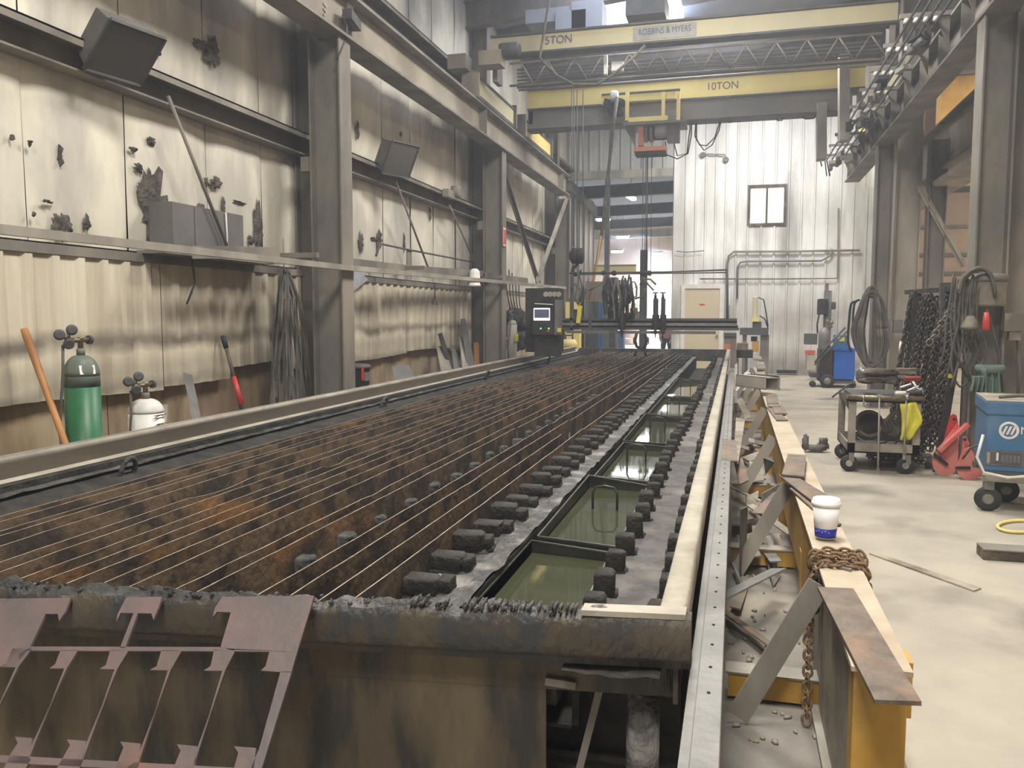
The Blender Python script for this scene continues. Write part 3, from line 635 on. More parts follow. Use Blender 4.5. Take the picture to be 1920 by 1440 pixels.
# ================================================================ LEFT WALL ITEMS
def cylinder(c, r, hs, ht, m1, m2, label, gx=1):
    e = empty('gas_cylinder', c, label, 'gas cylinder'); c = V(c)
    MB().lathe([(r*.9,0),(r,.03),(r,hs)], c, 32).build('cylinder_body', m1, e)
    n = 8; MB().lathe([(r,hs)]+[(r*math.cos(a)*.8+r*.2, hs+(ht-hs)*math.sin(a)) for a in [PI/2*k/n for k in range(1,n)]]+[(r*.2,ht)], c, 32).build('shoulder', m2, e)
    MB().lathe([(r*.24,ht),(r*.24,ht+.04),(r*.17,ht+.045)], c, 16).build('neck_ring', m_steel, e)
    MB().lathe([(.018,ht+.04),(.016,ht+.10),(.022,ht+.105),(.022,ht+.12)], c, 12).build('valve', m_brass, e)
    b = c+V((0,0,ht+.10)); g = MB()
    g.tube([b+V((0,.07,0)), b+V((0,-.12,0))], .017, 10).tube([b+V((0,-.10,0)),b+V((0,-.10,.05))],.012,8).tube([b+V((0,-.06,0)),b+V((0,-.17,.03))],.010,8)
    reg = g.build('regulator_body', m_brass, e)
    for dx, dy, dz in ((.02,-.09,.07),(.01,-.185,.04)):
        MB().lathe([(.034,-.012),(.036,0),(.034,.014),(.02,.016)], b+V((dx,dy,dz)), 20, axis=(.8,-.55,.1)).build('gauge', m_hang, reg)
    MB().lathe([(.03,0),(.036,.012),(.03,.03)], b+V((.015,-.12,-.02)), 14, axis=(.8,-.5,-.2)).build('regulator_knob', m_hang, reg)
    MB().lathe([(.03,0),(.03,.02)], b+V((.0,.07,.0)), 14, axis=(0,1,0)).build('valve_handwheel', m_hang, reg)
    MB().tube([b+V((-.01,-.14,-.03)), b+V((.02,-.18,-.2)), b+V((-.04,-.17,-.6)), b+V((.01,-.15,-1.1)) if ht > 1.2 else b+V((-.02,-.16,-.8))], .009, 8).build('gas_hose', m_hose, e)
    return e
gc = cylinder((-4.24,4.60,0), .112, 1.19, 1.33, m_green, m_greygr, 'tall green gas cylinder with regulator beside the orange wooden handle')
MB().lathe([(.1135,1.12),(.112,1.19),(.104,1.235)], (-4.24,4.60,0), 32).build('collar_band', m_greygr, gc)
q = V((-4.24,4.60,1.235)); MB().cbox(q+V((.088,-.045,0)), (.002,.10,.06), (0,-.25,-.45)).build('cylinder_label', m_cupw, gc, label='white shoulder label'); MB().cbox(q+V((.0905,-.046,0)), (.001,.03,.03), (0,-.25,-.45)).build('label_mark', m_yvest, gc)
wc = cylinder((-4.18,5.14,0), .125, .88, .985, m_wcyl, m_wcyl, 'shorter white gas cylinder with worn lettering right of the green one')
for i, (s_, z) in enumerate((('ACETYLENE',.83),('FLAMMABLE GAS',.80),('DANGER',.70),('KEEP UPRIGHT',.62))):
    pass
for k, z in enumerate((.865,.845,.80,.79,.775,.70,.685)):
    MB().box((-4.056,5.07+.01*(k%3),z),(-4.054,5.20-.02*(k%2),z+.006)).build('faded_lettering', m_ink, wc)
def stick(p, q, r, m, name, label, cat, **k):
    return MB().tube([p,q], r, 10).build(name, m, label=label, cat=cat, **k)
wh = empty('wooden_handle', (-4.2,4.6,0), 'orange wooden tool handle leaning on the wall left of the green cylinder', 'handle')
p_, q_ = at(0,45,617,-4.52), at(0,120,825,-4.18); d_ = (q_-p_).normalized(); q2 = p_+d_*((0-p_.z)/d_.z)
MB().tube([p_, p_+d_*.05, p_+d_*.5, q2-d_*.1, q2], [.022,.026,.021,.024,.02], 12).build('shaft', m_wood, wh)
rb = empty('pry_bar', at(0,450,755,-4.5), 'black and red pry bar leaning on the wall', 'bar')
p_, q_ = at(0,418,630,-4.66), at(0,452,757,-4.45); d_ = (q_-p_).normalized()
MB().tube([p_, p_+d_*.12],.024,10).build('grip', m_blackr, rb); MB().tube([p_+d_*.1, p_+d_*.42],.017,10).build('shaft', m_rustplate, rb)
MB().tube([p_+d_*.40, p_+d_*.68],[.02,.028],10).build('sleeve', m_red, rb, label='red sleeve'); MB().tube([p_+d_*.68, p_+d_*((0-p_.z)/d_.z)],.026,10).build('foot', m_blackr, rb)
def lean(pts, th, m, label, name='steel_strip', cat='strip'):
    P = [at(0,x,y,v) for x, y, v in pts]
    for t_, b_ in ((0,3),(1,2)): d_ = P[b_]-P[t_]; P[b_] = P[t_]+d_*(P[t_].z/-d_.z)
    return MB().prism(P, (th*.5,-th*.5,0)).build(name, m, label=label, cat=cat)
lean(((343,698,-4.64),(360,703,-4.64),(376,778,-4.35),(359,782,-4.35)), .01, m_rail, 'grey steel strip leaning on the wall between the cylinders and the red bar')
lean(((250,762,-4.60),(315,758,-4.60),(312,800,-4.4),(246,812,-4.4)), .01, m_steel, 'grey steel plate lying against the wall right of the white cylinder', 'steel_plate', 'plate')
lean(((735,686,-4.55),(766,683,-4.55),(777,706,-4.3),(738,712,-4.3)), .012, m_greybox, 'small dark plate propped at the wall right of the black bucket', 'steel_plate', 'plate')
lean(((821,626,-4.60),(828,624,-4.60),(848,686,-4.3),(838,690,-4.3)), .03, m_dark, 'dark angle bar leaning on the wall, left of the leaning plate group')
lean(((818,650,-4.55),(832,648,-4.55),(846,690,-4.25),(826,694,-4.25)), .02, m_steel, 'grey flat bar under the dark angle bar')
lean(((845,645,-4.62),(852,650,-4.62),(864,688,-4.35),(850,690,-4.35)), .02, m_greybox, 'narrow grey strip second in the leaning group')
lean(((863,598,-4.64),(872,597,-4.64),(888,676,-4.3),(874,680,-4.3)), .02, m_greybox, 'tallest grey strip of the leaning group left of the red-sign column')
lean(((860,632,-4.58),(866,630,-4.58),(876,680,-4.3),(866,682,-4.3)), .02, m_steel_lt, 'short bright-edged strip in front of the tallest leaning strip')
lean(((900,560,-4.62),(907,558,-4.62),(921,672,-4.45),(912,674,-4.45)), .015, m_rail, 'long thin pale strip leaning beside the red-sign column')
lean(((888,642,-4.5),(896,642,-4.5),(897,684,-4.4),(888,686,-4.4)), .05, m_wood, 'short orange-brown board end standing by the red-sign column', 'board', 'board')
# webbing straps hanging
st = empty('webbing_bundle', at(0,540,735,-4.45), 'bundle of long grey webbing straps hanging from the tube before the first large column', 'strap')
hk = at(0,533,512,-4.42); MB().tube([hk+V((0,0,.35)), hk+V((0,0,.02)), hk+V((.02,.02,-.02))],.008,6).build('hook', m_steel, st)
random.seed(5)
for k in range(26):
    t = (k+.5)/26; fx = 503+t*82; zb = at(0,fx,725,-4.42)
    a_ = hk+V((random.uniform(-.04,.04), -.06+.12*t, random.uniform(-.03,.03)))
    mid = a_.lerp(zb,.45)+V((random.uniform(-.02,.05),(t-.5)*.12+random.uniform(-.03,.03),0)); zb.z = random.uniform(.35,.8)
    if k in (2,5,23): zb.z = .95
    pts = [a_, a_.lerp(mid,.5)+V((.02,(t-.5)*.08,0)), mid, mid.lerp(zb,.5)+V((random.uniform(-.02,.02),random.uniform(-.02,.02),0)), zb]
    mb = MB()
    for i in range(4): mb.bar(pts[i], pts[i+1], random.choice((.022,.03,.04)), .006, (1,.3*random.random(),0))
    mb.build('strap', m_strap if k % 4 else m_hose, st)
MB().cbox(hk+V((.08,.10,-.55)), (.012,.035,.16), (0,0,.3)).build('buckle', m_brass, st, label='brass buckle')
# bucket
bk = empty('bucket', at(0,668,725,-4.3)*1.0, 'black bucket with lid and red latch beside the first large column', 'bucket'); bk.location.z = 0
bc = V((-4.28, at(0,668,700,-4.28).y, 0))
zb = at(0,668,686,-4.28).z
MB().lathe([(.13,0),(.155,zb-.06),(.16,zb-.03)], bc, 24).build('pail', m_blackr, bk); MB().lathe([(.175,zb-.03),(.178,zb),(.15,zb+.02)], bc, 24).build('lid', m_hang, bk)
MB().cbox(bc+V((.13,-.11,zb-.08)), (.02,.03,.16), (0,0,-.7)).build('latch', m_red, bk, label='red latch')
MB().cbox(bc+V((.15,-.03,zb-.12)), (.01,.10,.10), (0,0,-.2)).build('sticker', m_rail, bk)
# shelf with the grey box, square tube, shelf angles
tube_pts = [at(0,-60,422,-3.95), at(0,0,430,-3.95), at(0,640,501,-3.95), at(0,1060,540,-3.95)]
tb_ = MB()
for i in range(3): tb_.bar(tube_pts[i], tube_pts[i+1], .045, .055)
rl = empty('hanger_tube', tube_pts[1].copy(), 'long grey square tube running level in front of the left wall', 'tube')
tb_.build('square_tube', m_steel_lt, rl)
for px, py in ((505,488),(880,540*.96),(1020,535)):
    pass
MB().box((WX,5.8,2.10),(WX+.27,7.45,2.125)).build('wall_shelf', m_steel, label='dusty shelf plate under the grey box on the left wall', cat='shelf')
for px,y in ((500,7.4),(700,10.3),(850,14.0)):
    p = V((-3.97,y,tube_pts[1].z+.02+(y-4)*.012)); MB().bar(p+V((0,0,.05)), p+V((-.78,0,.05)), .05, .05, (0,0,1)).build('support_arm', m_steel, rl)
gb = empty('grey_wall_box', (-4.5,6.3,2.13), 'flat grey steel box standing on the wall shelf', 'box')
MB().box((-4.73,5.93,2.13),(-4.50,6.95,2.53)).build('box_body', m_greybox, gb, bevel=.004)
MB().box((-4.50,5.93,2.14),(-4.495,6.20,2.52)).build('box_door', m_greybox, gb); MB().box((-4.50,6.22,2.14),(-4.492,6.94,2.52)).build('box_door', m_greybox, gb)
MB().tube([(-4.48,6.65,2.52),(-4.48,6.66,2.3),(-4.48,6.65,2.13)],.008,6).build('white_cord', m_wcyl, gb)
MB().tube([at(0,358,472,-4.6),at(0,366,530,-4.68),at(0,350,570,-4.68)],.009,6).build('bent_wire', m_hang, label='bent dark wire hanging below the grey wall box', cat='wire')
def ang(p, q, label, w_=.10): MB().bar(p,q,w_,.012).bar(V(p)+V((w_/2,0,-w_/2)),V(q)+V((w_/2,0,-w_/2)),.012,w_).build('shelf_angle', m_steel, label=label, cat='angle')
ang(at(0,350,462,-4.3), at(0,515,465,-4.3), 'dark angle lying along the shelf below the grey wall box')
ang(at(0,640,484,-4.30), at(0,752,497,-4.30), 'dark angle lying on the supports right of the first large column')
ang(at(0,755,498,-4.35), at(0,900,508,-4.35), 'thin angle continuing towards the white cap on the left wall')
ang(at(0,905,512,-4.3), at(0,985,522,-4.3), 'far end angle above the controller at the left wall')
hr = empty('hand_rail', at(0,715,458,-4.5), 'thin dark rail with one flat post, standing on the left wall shelf', 'rail')
MB().tube([at(0,705,480,-4.5),at(0,713,457,-4.5),at(0,765,468,-4.5),at(0,920,498,-4.5)],.014,8).build('rail_tube', m_hang, hr)
MB().bar(at(0,767,467,-4.52), at(0,767,502,-4.52), .16, .02, (1,0,0)).build('post', m_steel, hr)
# paper, white cap, hook, hanging stick
MB().prism([at(0,640,516,-4.66),at(0,668,503,-4.66),at(0,690,524,-4.66),at(0,660,549,-4.66)],(.004,0,0)).build('paper_sheet', m_paper, label='blue-grey paper sheet hung diagonally on the left wall', cat='paper')
MB().tube([at(0,657,545,-4.62),at(0,654,600,-4.62),at(0,661,678,-4.6)],.018,7).build('dark_stick', m_hang, label='crooked dark stick hanging below the diagonal paper', cat='stick')
wcx = empty('canister', at(0,890,525,-4.2), 'small round white canister with a red band near the second left column', 'canister')
MB().lathe([(.05,-.13),(.10,-.13),(.10,-.10),(.09,-.10),(.09,.08),(.075,.13),(.04,.16)], at(0,890,522,-4.2), 20).build('canister_body', m_cupw, wcx); MB().lathe([(.092,-.07),(.092,.0)], at(0,890,522,-4.2), 20).build('canister_band', m_pinkred, wcx)
h0 = at(0,815,530,-4.55); MB().tube([h0, h0+V((0,0,-.20)), h0+V((0,-.10,-.33)), h0+V((0,.10,-.34)), h0+V((0,.02,-.2))],.01,6).build('wire_hook', m_hang, label='triangular wire hook hanging on the left wall', cat='hook')
# floodlights
def flood(c, s_, R, label):
    e = empty('floodlight', c, label, 'lamp', 'floodlights on the wall girt'); c = V(c); R = Euler(R).to_matrix()   # local +Y = where it shines
    L_ = lambda x, y, z: c + R @ (V((x, y, z))*s_)
    hb = MB(); b = [(-.5,-.12,-.42),(.5,-.12,-.42),(.5,-.12,.42),(-.5,-.12,.42),(-.56,.40,-.5),(.56,.40,-.5),(.56,.40,.5),(-.56,.40,.5)]
    hb.add([L_(*p) for p in b],[(0,3,2,1),(4,5,6,7),(0,1,5,4),(1,2,6,5),(2,3,7,6),(3,0,4,7)]).build('housing', m_greybox, e, bevel=.006)
    fr = MB()
    for a, b_ in (((-.58,.42,-.52),(.58,.42,-.52)),((.58,.42,-.52),(.58,.42,.52)),((.58,.42,.52),(-.58,.42,.52)),((-.58,.42,.52),(-.58,.42,-.52))): fr.bar(L_(*a),L_(*b_),.06*s_,.05*s_)
    fr.build('glass_frame', m_hang, e)
    MB().add([L_(-.54,.43,-.48),L_(.54,.43,-.48),L_(.54,.43,.48),L_(-.54,.43,.48)],[(0,1,2,3)]).build('lamp_glass', m_glass, e)
    for k in range(5): MB().add([L_(-.3,-.13,-.3+k*.14),L_(.3,-.13,-.3+k*.14),L_(.3,-.32,-.3+k*.14),L_(-.3,-.32,-.3+k*.14),L_(-.3,-.13,-.25+k*.14),L_(.3,-.13,-.25+k*.14),L_(.3,-.32,-.25+k*.14),L_(-.3,-.32,-.25+k*.14)],[(0,3,2,1),(4,5,6,7),(0,1,5,4),(1,2,6,5),(2,3,7,6),(3,0,4,7)]).build('cooling_fin', m_greybox, e)
    MB().bar(L_(0,0,-.45), V((c.x-.05,c.y,3.56)), .05, .05).build('bracket', m_hang, e)
flood(at(0,213,74,-4.42), .40, (math.radians(-44), 0, math.radians(-101)), 'large grey floodlight tilted on the girt above the cylinders')
flood(at(0,735,290,-4.40), .42, (math.radians(-28), 0, math.radians(-112)), 'smaller-looking grey floodlight on the girt past the first large column')
pe = empty('girt_pulley', at(0,848,360,-4.4), 'small round pulley lamp at the end of the girt', 'pulley')
MB().lathe([(.05,-.06),(.10,-.06),(.10,.06),(.05,.06)], at(0,855,360,-4.4), 18, axis=(1,0,0)).build('wheel', m_steel, pe); MB().cbox(at(0,842,364,-4.45),(.1,.35,.12)).build('pulley_body', m_steel_lt, pe)
# junction box top left
jb = empty('junction_box', at(0,645,20,-4.1), 'pale junction box and conduit at the top of the first large column', 'box')
MB().cbox(at(0,645,18,-4.15),(.16,.14,.36)).build('box_body', m_white, jb); MB().cbox(at(0,660,38,-4.0),(.10,.4,.10),(0,0,.2)).build('buffer', m_hang, jb)
MB().tube([at(0,642,28,-4.0),at(0,650,48,-4.0),at(0,649,70,-4.0),at(0,632,110,-4.0)],.012,6).build('cable', m_hang, jb)
for k in range(5): MB().lathe([(.016,0),(.016,.02)], at(0,606+3*(k%2),8+k*5,-4.0), 8, axis=(1,0,0)).build('bolt', m_steel_lt, jb)
# ================================================================ CRANES
def crane(y, x0, x1, zt, zy, zb, m, label, txt, trucks):
    e = empty('overhead_crane', ((x0+x1)/2, y, zb), label, 'crane')
    d_ = .38 if y > 14 else .16
    MB().box((x0,y-.02,zy),(x1,y+d_,zt-.03)).build('girder_web', m, e)
    MB().box((x0,y-.06,zt-.03),(x1,y+d_+.04,zt)).build('top_flange', m_hang, e)
    MB().box((x0,y-.06,zy-.03),(x1,y+d_+.04,zy)).build('bottom_flange', m_hang, e)
    for xe in (x0+.02, x1-.1): MB().box((xe,y,5.3),(xe+.08,y+.3,zy)).build('end_post', m_steel, e)
    for s_, sz, x in txt:
        text(s_, sz, (x,y-.022,(zt+zy)/2), (1,0,0), (0,0,1), m_ink if m is m_cyel else m_inkb, e, 'painted_lettering', .001, 'CENTER', .75 if len(s_) > 6 else .95)
    for xc in (-4.10, 2.37):
        y0, y1 = trucks
        t = MB().box((xc-.09,y0,5.04),(xc+.09,y1,5.34)); t.build('end_truck', m, e); MB().box((xc-.11,y0-.02,5.00),(xc+.11,y1+.02,5.06)).box((xc-.11,y0-.02,5.33),(xc+.11,y1+.02,5.36)).build('truck_flange', m_hang, e)
        for yy in (y0+.2, y1-.2): MB().lathe([(.13,-.05),(.15,-.05),(.15,-.035),(.12,-.03),(.12,.05)], (xc,yy,5.12), 20, axis=(1,0,0)).build('wheel', m_hang, e)
        for yy in (y0, y1): MB().box((xc-.14,yy-.03,5.0),(xc+.14,yy+.03,5.42)).build('truck_end', m_steel, e)
    return e
k5 = crane(13.0,-3.85,2.1,6.00,5.71,5.68,m_cyel2,'nearer overhead crane, faded yellow, marked 5TON','_' and [('5TON',.17,-2.75),('ROBBINS & MYERS',.128,-1.13)],(12.7,15.0))
MB().box((-1.60,12.972,5.74),(-.66,12.978,5.94)).build('maker_panel', m_btray, k5)
for o in [o for o in k5.children if o.name.startswith('painted_lettering')]: o.location.y -= .012
k10 = crane(16.0,-4.0,2.1,5.95,5.58,5.2,m_cyel,'farther overhead crane, bright yellow, marked 10TON',[('10TON',.19,-.33)],(15.7,18.1))
MB().box((-4.0,16.0,5.20),(1.9,16.30,5.55)).build('lower_girder', m_gird, k10)
MB().box((-4.0,15.95,5.18),(1.9,16.35,5.20)).build('lower_flange', m_hang, k10)
for px, a, b in ((1582,105,265),(1540,195,300)):
    p = at(1,px,a,15.4 if px > 1560 else 16.0); q = at(1,px,b,15.4 if px > 1560 else 16.0); MB().bar(p,q,.16,.3,(0,1,0)).build('collector_plate', m_steel_lt, k10)
# 5 ton: gearmotor at left, truss below, festoon
MB().cbox((-3.75,12.7,5.55),(.35,.3,.22)).build('gearbox', m_steel, k5); MB().lathe([(.10,0),(.11,.05),(.11,.28),(.08,.32)], (-3.62,12.7,5.68), 16, axis=(1,0,0)).build('drive_motor', m_hang, k5)
MB().cbox((-4.25,12.6,5.50),(.3,.3,.22)).build('limit_box', m_steel, k5)
tw = MB(); yt = 14.0
for z, yy in ((5.96,14.3),(5.58,14.3),(5.66,14.9)): tw.tube([(-3.9,yy,z),(2.1,yy,z)],.02,6)
for k in range(13):
    x = -3.7+k*.47
    for yy in (14.3,): tw.tube([(x,yy,5.96),(x+.235,yy,5.58)],.013,6); tw.tube([(x+.235,yy,5.58),(x+.47,yy,5.96)],.013,6)
tw.build('walkway_truss', m_steel_lt, k5)
for z in (5.56,5.62,5.68,5.74,5.80,5.86): MB().box((-3.8,14.4,z),(2.1,14.44,z+.03)).build('walkway_slat', m_greybox, k5)
MB().box((-1.75,13.2,6.2),(-1.15,14.0,6.55)).build('upper_hoist_body', m_hang, k5); 
for k, (px, py, s_) in enumerate(((1040,35,(.9,.4,.22)),(1075,50,(.5,.5,.35)),(1105,40,(.5,.5,.5)))):
    MB().cbox(at(1,px,py,13.9), s_).build('top_machinery', m_roof, k5)
cable = [at(1,1030,0,12.6),at(1,1020,60,12.6),at(1,1012,108,12.6),at(1,1022,120,12.6),at(1,1045,142,12.6),at(1,1075,158,12.6),at(1,1120,158,12.6),at(1,1150,140,12.6),at(1,1185,110,12.6),at(1,1210,85,12.6)]
MB().tube(cable,.022,8).build('festoon_cable', m_hose, k5)
MB().cbox(at(1,1158,125,13.4),(.18,.1,.14)).build('white_panel', m_cupw, k5); MB().cbox(at(1,1136,122,13.4),(.05,.1,.3)).build('bright_bracket', m_cupw, k5)
# 10 ton hoist trolley
ho = empty('hoist_trolley', at(1,1215,285,15.8), 'hoist trolley with orange drum guard hanging under the bright yellow crane', 'hoist')
def yb(px0,py0,px1,py1,Y_,d,m,nm,par): 
    a = at(1,px0,py1,Y_); b = at(1,px1,py0,Y_); return MB().box((a.x,Y_,a.z),(b.x,Y_+d,b.z)).build(nm, m, par)
yb(1128,168,1275,176,15.72,.1,m_hang,'trolley_top',ho); yb(1128,176,1144,196,15.75,.1,m_cyel,'trolley_plate',ho); yb(1180,172,1266,190,15.76,.06,m_cyel,'trolley_plate',ho)
for px in (1172,1240,1268): yb(px,172,px+7,226,15.65,.1,m_cyel,'wheel_hanger',ho)
yb(1178,216,1252,229,15.66,.1,m_cyel,'cross_beam',ho); yb(1168,228,1285,231,15.55,.7,m_steel,'hoist_deck',ho)
MB().lump(at(1,1152,180,15.6),(.16,.14,.18),3,12,8,.05).build('lamp_ball', m_wcyl, ho)
for k in range(7): MB().cbox(at(1,1138+k*4.5,192+(k%3)*9,15.7),(.10,.15,.10),(k,.3,k*2)).build('trolley_motor_piece', m_dark, ho)
yb(1196,237,1206,273,15.6,.12,m_orange,'brake_housing',ho); yb(1188,273,1248,284,15.55,.35,m_orange,'hoist_sill',ho); yb(1190,284,1248,290,15.55,.35,m_dark,'sill_edge',ho)
MB().prism([at(1,1168,231,15.7),at(1,1190,231,15.7),at(1,1190,275,15.7)],(0,.2,0)).build('side_gusset', m_steel, ho)
for px, r_ in ((1212,.17),(1222,.17)): MB().lathe([(r_,-.03),(r_,.03)], at(1,px,250,15.9), 24, axis=(1,0,0)).build('drum_flange', m_btray, ho)
MB().lathe([(.12,0),(.12,.5)], at(1,1210,252,15.9), 20, axis=(1,0,0)).build('rope_drum', m_dark, ho)
MB().lathe([(.10,0),(.13,.02),(.13,.2),(.09,.23)], at(1,1228,246,15.75), 18, axis=(1,0,0)).build('hoist_motor', m_btray, ho)
yb(1250,205,1274,264,15.7,.3,m_steel,'control_cabinet',ho)
for px, w_ in ((1206,.007),(1211,.007),(1214,.014),(1222,.006)):
    MB().tube([at(1,px,290,15.8), at(1,px-2,520,15.8)], w_, 6).build('hoist_rope', m_hang, ho)
for q in ([(1247,265),(1250,290),(1270,298),(1290,288),(1296,255),(1297,222)],[(1305,222),(1303,255),(1312,272),(1325,273),(1340,258),(1352,222)],[(1306,222),(1306,262),(1320,282),(1335,272),(1348,245),(1353,222)],[(1262,262),(1270,292),(1288,288),(1294,240),(1292,222)],[(1452,216),(1458,226),(1466,226),(1470,216)],[(1500,215),(1510,223),(1525,222),(1535,212)],[(1360,222),(1368,230),(1378,222)]):
    MB().tube([at(1,x,y,16.2) for x, y in q],.012,6).build('festoon_loop', m_blackr, k10)
# long sling hanging, chains of left hoist with block
sl = [at(1,1180,0,14.9),at(1,1165,120,14.9),at(1,1158,180,15.0),at(1,1140,330,15.0),at(1,1127,430,15.0)]
MB().tube([at(1,1157,182,15.5),at(1,1150,236,15.5),at(1,1140,330,15.5),at(1,1128,440,15.5),at(1,1112,530,15.5)],[.035,.03,.03,.03,.02],8).build('lifting_sling', m_hose, label='long grey sling hanging from the hoist trolley down to the gantry', cat='sling')
MB().tube([at(1,1127,442,15.4),at(1,1118,500,15.4),at(1,1104,562,15.4)],.02,7).build('yellow_strap', m_yel, label='dull yellow strap end hanging above the gantry', cat='strap')
hb = empty('hook_block', at(1,1080,480,14.5), 'dark hook block on four ropes at the left end of the hall', 'hook')
for px in (1072,1076,1082,1093): MB().tube([at(1,px,168,14.5),at(1,px,470,14.5)],.009,5).build('hoist_rope', m_hang, hb)
c = at(1,1082,480,14.5); MB().lathe([(.04,-.07),(.07,-.07),(.14,-.02),(.14,.04),(.08,.07),(.04,.07)], c-V((.06,0,0)), 20, axis=(1,0,0)).lathe([(.04,-.07),(.07,-.07),(.14,-.02),(.14,.04),(.08,.07),(.04,.07)], c+V((.05,0,0)), 20, axis=(1,0,0)).build('sheave_housing', m_dark, hb)
hp = [c+V((0,0,-.10)),c+V((0,0,-.16)),c+V((-.06,0,-.20)),c+V((-.08,0,-.27)),c+V((-.03,0,-.33)),c+V((.05,0,-.31)),c+V((.08,0,-.24))]
MB().tube(hp,[.02,.03,.035,.035,.035,.03,.012],8).build('hook', m_dark, hb)
# conductor rack at right
cb = empty('conductor_bars', (2.0,9,4.7), 'four dark power conductor bars on insulator brackets along the right runway', 'conductor rack')
for k in range(4): MB().box((1.765+k*.10,-3,4.82),(1.78+k*.10,18.8,4.85)).build('conductor_bar', m_blackr, cb)
y = 6.2
while y < 19:
    MB().bar((1.70,y,4.93),(2.24,y,4.93),.05,.05).build('bracket_arm', m_steel, cb)
    MB().prism([(2.22,y,4.93),(2.22,y,4.55),(2.06,y,4.93)],(0,.02,0)).build('bracket_gusset', m_steel, cb)
    for k in range(4): MB().lathe([(.02,0),(.034,.01),(.034,.05),(.02,.06)], (1.772+k*.10,y,4.85), 8).build('insulator', m_wcyl, cb)
    y += 1.05
random.seed(44)
for k in range(26):
    y_ = random.uniform(10,18.8); MB().cbox((1.70+random.uniform(0,.40),y_,4.72+random.uniform(-.10,.16)),(random.uniform(.05,.14),random.uniform(.1,.4),random.uniform(.05,.14)),(0,0,random.uniform(-.3,.3))).build('collector_shoe', random.choice((m_hang,m_dark,m_greybox,m_steel)), cb)
MB().tube([at(1,1535,290,18),at(1,1541,312,18),at(1,1550,300,18),at(1,1556,330,18)],.015,6).tube([at(1,1545,285,18),at(1,1550,330,18)],.012,6).build('loose_cables', m_hang, cb)
# next-bay yellow crane
nc = empty('overhead_crane', (6,17.3,5.2), 'orange-yellow crane girder of the next bay between the right columns', 'crane')
MB().box((3.6,17.3,4.9),(9.2,17.7,6.0)).build('girder_web', m_yel, nc); MB().box((3.6,17.2,6.0),(9.2,17.8,6.06)).build('top_flange', m_steel, nc)
n2 = empty('overhead_crane', (6,22,4.2), 'lower yellow crane girder of the next bay seen under the deep runway beam', 'crane')
MB().box((3.7,22,4.6),(9.2,22.4,5.4)).build('girder_web', m_yvest, n2); MB().box((3.7,21.9,4.55),(9.2,22.5,4.62)).box((3.7,21.95,4.92),(9.2,22.0,4.96)).build('flange', m_hang, n2)
nn2 = empty('overhead_crane', (-4.4,30.5,3.1), 'short yellow crane girder in the next hall above the doorway', 'crane')
a = at(1,1119,499,30); b = at(1,1191,513,30); MB().box((-13.9,30,b.z),(b.x,30.3,a.z)).build('girder_web', m_cyel, nn2); MB().box((-13.9,29.95,a.z),(b.x,30.35,a.z+.04)).build('top_flange', m_steel, nn2)
# ================================================================ GANTRY
GY = 13.9
ga = empty('cutting_gantry', (-1.4,GY,.9), 'dark cutting gantry bridge with torches spanning the far end of the table', 'machine')
def gbx(px0,py0,px1,py1,Y_,d,m,nm,par,bev=0,**k):
    a = at(1,px0,py1,Y_); b = at(1,px1,py0,Y_); return MB().box((a.x,Y_,a.z),(b.x,Y_+d,b.z)).build(nm, m, par, bevel=bev, **k)
gbx(1040,597,1382,601,GY,.25,m_hang,'bridge_cap',ga); gbx(1040,601,1382,606,GY+.03,.2,m_dark,'bridge_groove',ga)
gbx(1040,606,1382,610,GY-.01,.24,m_rail,'bridge_rail',ga); gbx(1040,610,1384,615,GY+.03,.2,m_dark,'bridge_groove',ga); gbx(1040,615,1386,618,GY,.24,m_hang,'bridge_foot',ga)
gbx(1062,621,1342,625,GY-.05,.04,m_greybox,'lower_bar',ga)
gbx(1357,625,1381,631,GY-.05,.35,m_hang,'pillar_cap',ga); gbx(1357,631,1381,655,GY-.02,.3,m_steel,'pillar',ga); gbx(1369,655,1381,690,GY-.02,.3,m_steel,'pillar_leg',ga); gbx(1357,645,1370,655,GY-.05,.05,m_orange,'orange_guard',ga)
MB().tube([at(1,1068,512,GY),at(1,1250,510,GY),at(1,1363,506,GY)],.014,8).build('top_pipe', m_hang, ga); MB().tube([at(1,1072,515,GY+.1),at(1,1363,511,GY+.1)],.01,8).build('top_pipe', m_hang, ga)
MB().tube([at(1,1363,504,GY),at(1,1363,598,GY)],.014,8).build('upright', m_hang, ga); gbx(1068,510,1075,622,GY,.06,m_hang,'upright',ga); gbx(1103,565,1109,622,GY-.03,.05,m_hang,'upright',ga)
for px in (1132,1151,1205,1217): MB().lathe([(.02,0),(.045,.01),(.045,.05),(.02,.06)], at(1,px,512,GY-.02), 10, axis=(0,1,0)).build('pipe_trolley', m_dark, ga)
# torches
for px, w_ in ((1166,7),(1229,8),(1243,7)):
    t = 0
    gbx(px-w_*.6,560 if px > 1200 else 555,px+w_*.6,600,GY-.12,.1,m_hang,'torch_slide',ga,.004); gbx(px-w_*.8,590,px+w_*.8,615,GY-.15,.12,m_dark,'torch_carriage',ga,.004)
    tp = at(1,px,600,GY-.18); s0 = 1.6-tp.z
    MB().lathe([(.03,at(1,px,560,GY).z-tp.z),(.035,0),(.03,-.12),(.016,-.20),(.008,-.29)], tp, 12).build('torch', m_dark, ga)
    if px > 1200: MB().tube([at(1,px,548,GY-.1),at(1,px,562,GY-.1)],[.01,.03],8).bar(at(1,px-5,549,GY-.1),at(1,px+5,549,GY-.1),.02,.02).build('torch_valve', m_dark, ga)
